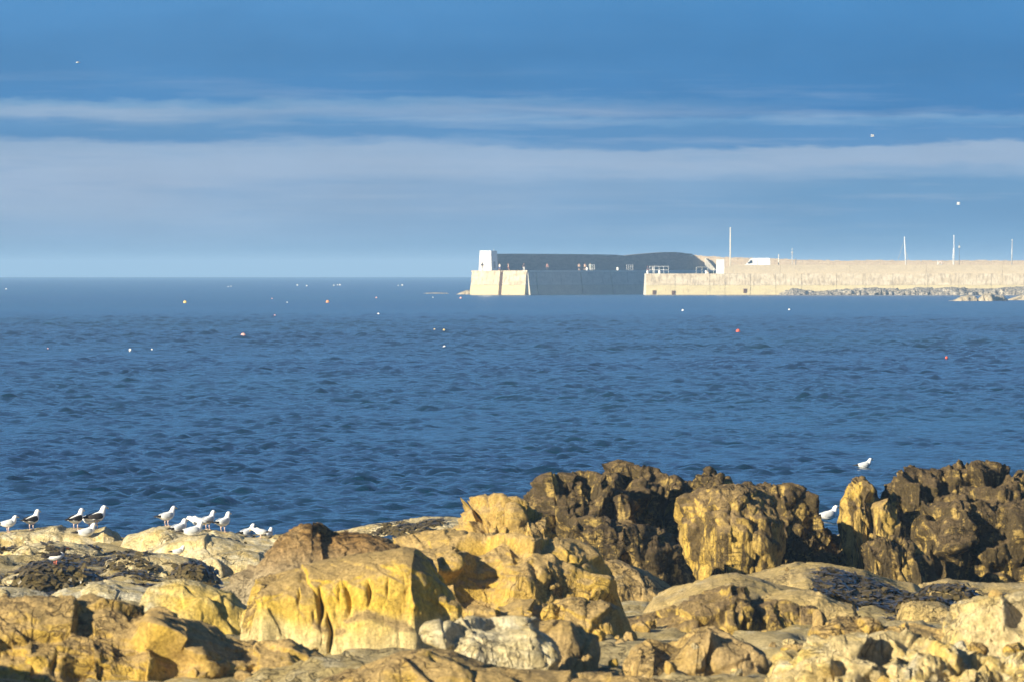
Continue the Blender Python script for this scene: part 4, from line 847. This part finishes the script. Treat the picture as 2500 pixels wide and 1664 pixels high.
person('bare-chested bather in dark shorts, left one of the three together', on_pier(1414, 3), hd(190), 1.75, (.6, .4, .3), (.05, .06, .09), bare=True, arms='hips', skin=(.62, .42, .30), legs_bare=True)
person('bare-chested bather in dark shorts, middle one of the three together', on_pier(1428, 2.2), hd(160), 1.75, (.6, .4, .3), (.06, .05, .06), stride=.12, bare=True, arms='hips', skin=(.62, .40, .27), legs_bare=True)
person('person in pale green shirt, right one of the three bathers', on_pier(1441, 2.4), hd(205), 1.8, (.55, .66, .60), (.60, .60, .56), arms='hips')
person('person in dark clothes standing at the corner of the lit quay', (X(1581, YQ + 2.4), YQ + 2.4, ZK - .06), hd(120), 1.75, (.06, .06, .08), (.10, .10, .13), skin=(.55, .25, .2))
person('person in pale grey clothes behind the white railing', (X(1594.5, YQ + 3), YQ + 3, ZK - .06), hd(200), 1.75, (.58, .60, .60), (.5, .52, .52))
pz = person('fair-haired figure sitting low on the quay by the thin grey railing', (X(1728, YQ + 2), YQ + 2, ZK - .95), hd(130), 1.6, (.66, .56, .42), (.40, .34, .26), sit=True, hair=(.55, .40, .18))

# ---- rocks at the foot of the quay and skerries in the bay
M['far_weedy'] = rock_mat('far weedy rock', (.55, .48, .36), (.48, .42, .32), (.62, .56, .45), (.09, .08, .09), .5, .76, off=45, streak=.1, f=.35, bump=.1)
fr = dict(big=.5, bs=(2.2, 2.2, 1.2), med=.25, ms=(.7, .7, .5), fine=.12, nx=150, nt=46, foot=-.9, wave=.2)
outcrop('foreshore_rocks', 'long low weedy rocks along the foot of the sunlit quay', 'far_weedy', 1906, [(1885, 724), (1910, 713), (1935, 703), (1950, 705), (1990, 712), (2030, 708), (2070, 706), (2130, 702), (2170, 704), (2210, 706), (2240, 702), (2290, 703), (2330, 701), (2370, 704), (2400, 706), (2440, 703), (2480, 700), (2600, 702)], wf=6, wb=4, p=2.2, seed=71, **{**fr, 'nx': 340, 'nt': 60})
def islet(label, d, pts, seed, wf=2.0): outcrop('skerry', label, 'far_rock', d, pts, wf=wf, wb=2, p=2.6, seed=seed, group='skerries off the quay', **{**fr, 'big': .35, 'bs': (1.6, 1.6, 1.4), 'med': .15, 'nx': 90})
islet('low left rock of the three pale skerries off the quay', 1560, [(2300, 738), (2330, 732), (2347, 724), (2365, 721), (2378, 723), (2390, 733), (2396, 738)], 72)
islet('rounded middle rock, tallest of the three pale skerries', 1560, [(2384, 738), (2391, 726), (2398, 720), (2410, 715), (2419, 716), (2425, 726), (2431, 738)], 73)
islet('squarish right rock of the three pale skerries off the quay', 1563, [(2423, 738), (2428, 724), (2436, 721), (2450, 722), (2457, 730), (2462, 738)], 74)
islet('low pale skerry running out of the picture at the right', 1600, [(2455, 736), (2468, 729), (2485, 723), (2510, 718), (2600, 714)], 75)
islet('thin reef just breaking the water left of the pier', 2010, [(1020, 720), (1042, 715.5), (1065, 714.5), (1090, 715.5), (1112, 720)], 76)
islet('small wedge of rock against the foot of the pier end', 1945, [(1110, 721), (1124, 714), (1136, 709.5), (1150, 708), (1165, 722)], 77)

# ---- buoys
M['b_white'] = plain('white buoy', (.85, .83, .80), .4, .4, var=.06); M['b_orange'] = plain('orange buoy', (.80, .32, .12), .4, .4, var=.1); M['b_pink'] = plain('faded pink buoy', (.78, .40, .34), .4, .4, var=.1)
M['b_yellow'] = plain('yellow buoy', (.80, .55, .14), .4, .4); M['b_red'] = plain('red buoy', (.62, .10, .05), .4, .4)
BMESH = {}
def buoy(u, v, px, mat, label, group=None):
    d = sea_d(v); r = px / 2 / (FPX / d); x = X(u, d)
    e = empty('buoy', (x, d, sea_z(x, d) + r * .3 + (.10 if d < 1100 else 0)), rz=rq.uniform(0, 3), label=label, cat='buoy', group=group); e.scale = (r, r, r)
    if mat not in BMESH:
        a = MB().tube([(0, 0, z_) for z_ in (-.85, -.6, -.2, .15, .5, .78, .93, .98)], [.5, .8, .98, 1.0, .87, .62, .36, .2], 18).mesh('float', True); a.materials.append(M[mat])
        b = MB().tube([(0, 0, .96), (0, 0, 1.12)], [.16, .13], 10).mesh('neck', True); b.materials.append(M['rubber'])
        c = MB().tube([(.13 * math.cos(q), 0, 1.20 + .13 * math.sin(q)) for q in np.linspace(0, 6.28, 10)], .04, 6).mesh('eye', True); c.materials.append(M['rubber'])
        BMESH[mat] = (a, b, c)
    for nm, me in zip(('float', 'neck', 'eye'), BMESH[mat]): link(nm, me, None, e)
g_far = 'tiny white floats near the horizon'
for u, v, px in ((15, 707, 5), (726, 697.5, 5), (749, 699, 5), (815, 698, 4.5), (824, 697, 4), (830, 697, 5.5), (972, 698, 3.5), (982, 697.5, 6), (557, 701, 3.5), (564, 700, 3.5)):
    buoy(u, v, px * .82, 'b_white', 'tiny white float far out near the horizon', g_far)
g_small = 'small pale floats in the middle of the bay'
for u, v, px, m_ in ((701, 739, 3, 'b_white'), (664, 730, 3.5, 'b_pink'), (671, 773, 4, 'b_pink'), (919, 728, 4.5, 'b_pink'), (1057, 727, 3, 'b_white'), (1061, 807, 4, 'b_yellow'), (371, 856, 4, 'b_white'), (117, 854, 3.5, 'b_pink')):
    buoy(u, v, px, m_, 'small faded float scattered in the middle of the bay', g_small)
buoy(452, 740, 9, 'b_yellow', 'yellow-orange buoy at mid distance, left part of the bay')
buoy(800, 739, 9, 'b_orange', 'orange buoy at mid distance, halfway between the left edge and the pier')
buoy(594, 825, 14, 'b_pink', 'large faded pink-orange buoy, biggest in the bay')
buoy(1802, 813, 11, 'b_red', 'red-orange buoy in the bay below the van')
buoy(2311, 877, 7, 'b_red', 'small dark red buoy at the right side of the bay')
buoy(318, 858, 7, 'b_white', 'white buoy left of and below the large pink one')
buoy(924, 768, 6, 'b_white', 'white buoy on the edge of the smooth water left of the pier')
buoy(1125, 729, 6, 'b_pink', 'pinkish buoy just left of the pier foot')
buoy(1084, 809, 5.5, 'b_yellow', 'yellow buoy below the pier end')
buoy(1667, 759, 6, 'b_white', 'white buoy below the lit quay corner')
buoy(1927, 757, 5, 'b_white', 'white buoy below the lamp post right of the van')

# ------------------------------------------------------------------ birds
M['plume'] = plain('white plumage', (.80, .79, .76), .85, .1, var=.05, scale=20); M['mantle'] = plain('pale grey plumage', (.50, .52, .54), .85, .1, var=.08, scale=20)
M['black_f'] = plain('black plumage', (.035, .030, .028), .8, .15, var=.2, scale=20); M['bill_y'] = plain('yellow bill', (.72, .50, .16), .5, .3); M['leg_p'] = plain('pinkish leg', (.62, .44, .38), .6, .3)
M['bill_r'] = plain('orange red bill', (.72, .16, .03), .5, .3); M['leg_r'] = plain('orange pink leg', (.62, .18, .12), .6, .3); M['eye'] = plain('dark eye', (.02, .02, .02), .3, .5)
def gull_meshes(kind, pose):
    """forward is +y; feet, belly or waterline at z = 0"""
    dz = 0.0 if pose in ('stand', 'stoop', 'hunch') else -.125
    if pose == 'float': dz = -.175
    P = {}
    nk = [(.125, .325, .066, .070), (.140, .372, .052, .056), (.152, .408, .050, .053), (.172, .428, .050, .048), (.198, .428, .040, .037), (.216, .424, .022, .022)]
    if pose in ('sit', 'float', 'hunch'): nk = [(.125, .315, .070, .072), (.136, .350, .056, .058), (.146, .380, .051, .053), (.166, .398, .050, .047), (.192, .398, .040, .037), (.210, .394, .022, .022)]
    if pose == 'stoop': nk = [(.150, .280, .062, .062), (.185, .300, .050, .052), (.212, .312, .048, .050), (.236, .310, .046, .044), (.258, .298, .034, .034), (.272, .288, .018, .02)]
    sp_ = [(-.30, .212, .030, .008), (-.24, .214, .045, .022), (-.17, .212, .072, .055), (-.09, .212, .094, .084), (0, .226, .106, .098), (.065, .252, .100, .095), (.105, .288, .083, .083)] + nk
    pts = [Vector((0, a, b + dz)) for a, b, _, _ in sp_]; rings = []
    for i, (a, b, rx, rz_) in enumerate(sp_):
        t_ = pts[min(i + 1, len(pts) - 1)] - pts[max(i - 1, 0)]; rings.append((pts[i], rx, rz_, math.atan2(t_.z, t_.y)))
    P['body'] = [(MB().loft(rings, 14).mesh('body', True), 'plume')]
    W = []
    for sx in (-1, 1):
        wz = .032 if kind == 'wader' else 0.0; wk = .62 if kind == 'wader' else 1.0
        wr = [((sx * .070, .105, .265 + dz), .012, .030, .3), ((sx * .088, .06, .268 + dz), .028, .062, .25), ((sx * .092, -.03, .252 + dz), .026, .068, .12), ((sx * .078, -.13, .240 + dz), .022, .052, .08), ((sx * .055, -.22, .232 + dz), .016, .032, .05)]
        wr = [((c[0] * (1 - wz), c[1], c[2] + wz), a_, b_ * wk, t_) for c, a_, b_, t_ in wr]
        W.append(MB().loft(wr, 10).mesh('wing', True))
        if sx == -1: P['wing'] = []
        P['wing'].append((W[-1], {'herring': 'mantle', 'black': 'black_f', 'wader': 'black_f'}[kind]))
        tp = [((sx * .056, -.205, .233 + dz), .017, .030, .05), ((sx * .038, -.29, .226 + dz), .013, .020, .03), ((sx * .020, -.375, .220 + dz), .005, .008, 0)]
        P.setdefault('wing_tip', []).append((MB().loft(tp, 8).mesh('wing_tip', True), 'black_f'))
        P.setdefault('wing_edge', []).append((MB().loft([((sx * .088, .02, .208 + dz), .014, .012, .1), ((sx * .082, -.10, .196 + dz), .016, .014, .1), ((sx * .060, -.20, .206 + dz), .010, .010, .1)], 6).mesh('wing_edge', True), 'plume'))
        hp = nk[3]; P.setdefault('eye', []).append((MB().loft([((sx * .040, hp[0] + .012, hp[1] + dz + .010), .010, .008, 0), ((sx * .040, hp[0] + .026, hp[1] + dz + .010), .009, .006, 0)], 6).mesh('eye', True), 'eye'))
        if pose in ('stand', 'stoop', 'hunch'):
            lx = sx * .045; o_ = .012 * sx
            P.setdefault('leg', []).append((MB().tube([(lx, -.02 + o_, .155), (lx, -.035 + o_, .085), (lx, -.015 + o_, .012)], [.020, .010, .010], 6)
                .hexa([(lx - .012, -.03 + o_, .0), (lx + .012, -.03 + o_, .0), (lx + .035, .05 + o_, .0), (lx - .035, .05 + o_, .0)], [(lx - .010, -.03 + o_, .012), (lx + .010, -.03 + o_, .012), (lx + .030, .05 + o_, .007), (lx - .030, .05 + o_, .007)]).mesh('leg', True), 'leg_p' if kind != 'wader' else 'leg_r'))
    hp = nk[4]; b0 = Vector((0, hp[0] + .012, hp[1] + dz - .004)); long_ = .105 if kind == 'wader' else .062; dn = -.02 if pose != 'stoop' else -.06
    P['bill'] = [(MB().loft([(b0, .016, .020, 0), (b0 + Vector((0, long_ * .6, dn * .35)), .011, .015, -.1), (b0 + Vector((0, long_, dn)), .004, .006, -.4)], 8).mesh('bill', True), {'herring': 'bill_y', 'black': 'bill_y', 'wader': 'bill_r'}[kind])]
    if kind == 'wader':      # black hood and back of the pied wader
        hr = [(c, rx * 1.07, rz_ * 1.07, tl) for c, rx, rz_, tl in rings[7:-1]]; P['hood'] = [(MB().loft(hr, 14).mesh('hood', True), 'black_f')]
        P['back'] = [(MB().loft([((0, -.20, .245 + dz), .05, .02, 0), ((0, -.09, .272 + dz), .085, .04, .05), ((0, .03, .292 + dz), .09, .045, .2), ((0, .09, .315 + dz), .07, .05, .4)], 12).mesh('back', True), 'black_f')]
    for k in P:
        for me, mt in P[k]:
            me.materials.append(M[mt])
    return P
GM = {}
def gull(kind, pose, loc, psi, scale, label, group='birds on the pale rocks', cat='gull', name='gull'):
    """psi: heading, degrees from the picture's right towards away"""
    key = (kind, pose)
    if key not in GM: GM[key] = gull_meshes(kind, pose)
    e = empty(name, loc, math.radians(psi - 90), label, cat, group); e.scale = (scale,) * 3
    made = {}
    for nm, lst in GM[key].items():
        for i, (me, mt) in enumerate(lst):
            par = made['wing'][i] if nm in ('wing_tip', 'wing_edge') else e
            made.setdefault(nm, []).append(link(nm, me, None, par))
    return e
def perch(u, v):
    q = hit(u, v)
    if q is not None and 140 < q.y < 202: return Vector((q.x, q.y, q.z))
    best = None
    for i in range(80):      # above the skyline from here: the crest of the rock just below
        d = 172 + i * .35; pnt, _ = drop(X(u, d), d)
        if pnt is None: continue
        vv = LEVEL + (EYE - pnt.z) / d * FPX
        if best is None or vv < best[0]: best = (vv, pnt)
    return best[1]
GULLS = [('herring', 'hunch', 22, 1298, 12, .86, 'grey-backed gull at the far left, bill against the first black-backed gull'),
 ('black', 'stand', 79, 1292, 48, .97, 'black-backed gull nearest the left edge, looking away'),
 ('black', 'stand', 187, 1291, 52, 1.0, 'black-backed gull with its tail to the viewer, middle one of three'),
 ('black', 'stand', 236, 1286, 30, 1.1, 'largest black-backed gull, head up and bill pointing right'),
 ('herring', 'stoop', 216, 1288, 150, .80, 'pale gull with lowered head tucked behind the largest black-backed gull'),
 ('herring', 'sit', 212, 1309, 20, .98, 'pale gull lying down below the black-backed gulls'),
 ('herring', 'stand', 409, 1281, 35, .93, 'grey gull standing apart on the crest, bill to the right'),
 ('herring', 'sit', 438, 1300, 48, 1.02, 'grey gull sitting hunched with a heavy yellow bill'),
 ('herring', 'stoop', 484, 1296, 165, .95, 'grey gull bending down behind the two sitting ones'),
 ('herring', 'sit', 472, 1307, 16, 1.0, 'pale gull lying flat at the front of the grey gull group'),
 ('herring', 'stand', 509, 1291, 48, .90, 'grey gull upright on two clear legs, left of the upright pair'),
 ('herring', 'stand', 546, 1294, 50, .95, 'grey gull upright with a white tail, right of the upright pair'),
 ('herring', 'sit', 606, 1309, 45, .98, 'grey gull crouching alone on the right part of the long rock'),
 ('herring', 'stoop', 634, 1314, 170, .70, 'half-hidden gull back beside the rightmost gull'),
 ('herring', 'sit', 655, 1312, 62, .78, 'small pale gull facing away, rightmost of the rock'),
 ('herring', 'sit', 436, 1352, 15, .62, 'small white gull sitting low on the flat pale slab')]
for kind, pose, u, v, psi, s_, lab in GULLS: gull(kind, pose, perch(u, v) + Vector((0, 0, -.004)), psi, s_, lab)
gull('wader', 'stand', perch(138, 1382), 20, .80, 'black and white wader with an orange bill on the weedy rocks', cat='wader', name='wader')
d_ = sea_d(1141); gull('herring', 'float', (X(2112, d_), d_, .03), 10, 1.02, 'white gull afloat beside the dark crags', 'gulls on the water')
d_ = 206.0; gull('herring', 'float', (X(2024, d_), d_, .14), 25, 1.15, 'white gull bathing in the gap between the dark crags', 'gulls on the water')
d_ = sea_d(851); gull('herring', 'float', (X(1080, d_), d_, sea_z(0, d_)), 5, 1.0, 'distant white gull swimming in the bay below the pier end', 'gulls on the water')
def flyer(u, v, d, rz, label, flap):
    e = empty('flying_gull', at(u, v, d), rz, label, 'gull', 'gulls in the air')
    b = MB().loft([(Vector((0, -.26, 0)), .04, .008, 0), (Vector((0, -.16, .0)), .05, .04, 0), (Vector((0, 0, 0)), .075, .07, 0), (Vector((0, .12, .01)), .06, .058, 0), (Vector((0, .19, .02)), .045, .045, 0), (Vector((0, .25, .015)), .02, .02, 0)], 10).build('body', M['plume'], e, smooth=True)
    for sx in (-1, 1):
        z1, z2 = .22 * flap, .12 * flap
        m = MB(); st_ = [(sx * .05, .10, -.09, .02), (sx * .32, .15, -.05, z1), (sx * .52, .07, -.08, z1 + .02), (sx * .72, -.08, -.14, z2)]
        vs = []; fs = []
        for x_, y1, y0, z_ in st_: vs += [(x_, y1, z_ + .008), (x_, y0, z_), (x_, y0, z_ - .006), (x_, y1, z_ - .006)]
        for i in range(3):
            for k in range(4): fs.append((i * 4 + k, i * 4 + (k + 1) % 4, i * 4 + 4 + (k + 1) % 4, i * 4 + 4 + k))
        fs += [(0, 1, 2, 3), (12, 15, 14, 13)]
        m.add(vs, fs).build('wing', M['plume'], e)
    MB().loft([(Vector((0, .25, .013)), .012, .014, 0), (Vector((0, .30, .005)), .004, .005, 0)], 6).build('bill', M['bill_y'], e)
flyer(190, 153, 1050, math.radians(-80), 'white gull flying high at the upper left', .3)
flyer(2130, 333, 1150, math.radians(-100), 'white gull flying at the upper right above the cloud edge', 1.0)
flyer(2340, 499, 1150, math.radians(75), 'white gull flying above the boat masts', 1.2)

# ------------------------------------------------------------------ haze over the water
def build_haze():
    o = MB().box(-14000, 14000, -120, 15600, -19, 16.5).build('haze', None)
    m = bpy.data.materials.new('sea haze'); m.use_nodes = True; t_ = m.node_tree; t_.nodes.clear()
    ou = t_.nodes.new('ShaderNodeOutputMaterial'); v = t_.nodes.new('ShaderNodeVolumePrincipled')
    v.inputs['Color'].default_value = (.42, .68, 1.0, 1); v.inputs['Density'].default_value = .00016; v.inputs['Anisotropy'].default_value = .0
    t_.links.new(v.outputs[0], ou.inputs['Volume']); o.data.materials.append(m)
    props(o, 'thin pale haze hanging over the sea', 'haze', kind='stuff')
build_haze()
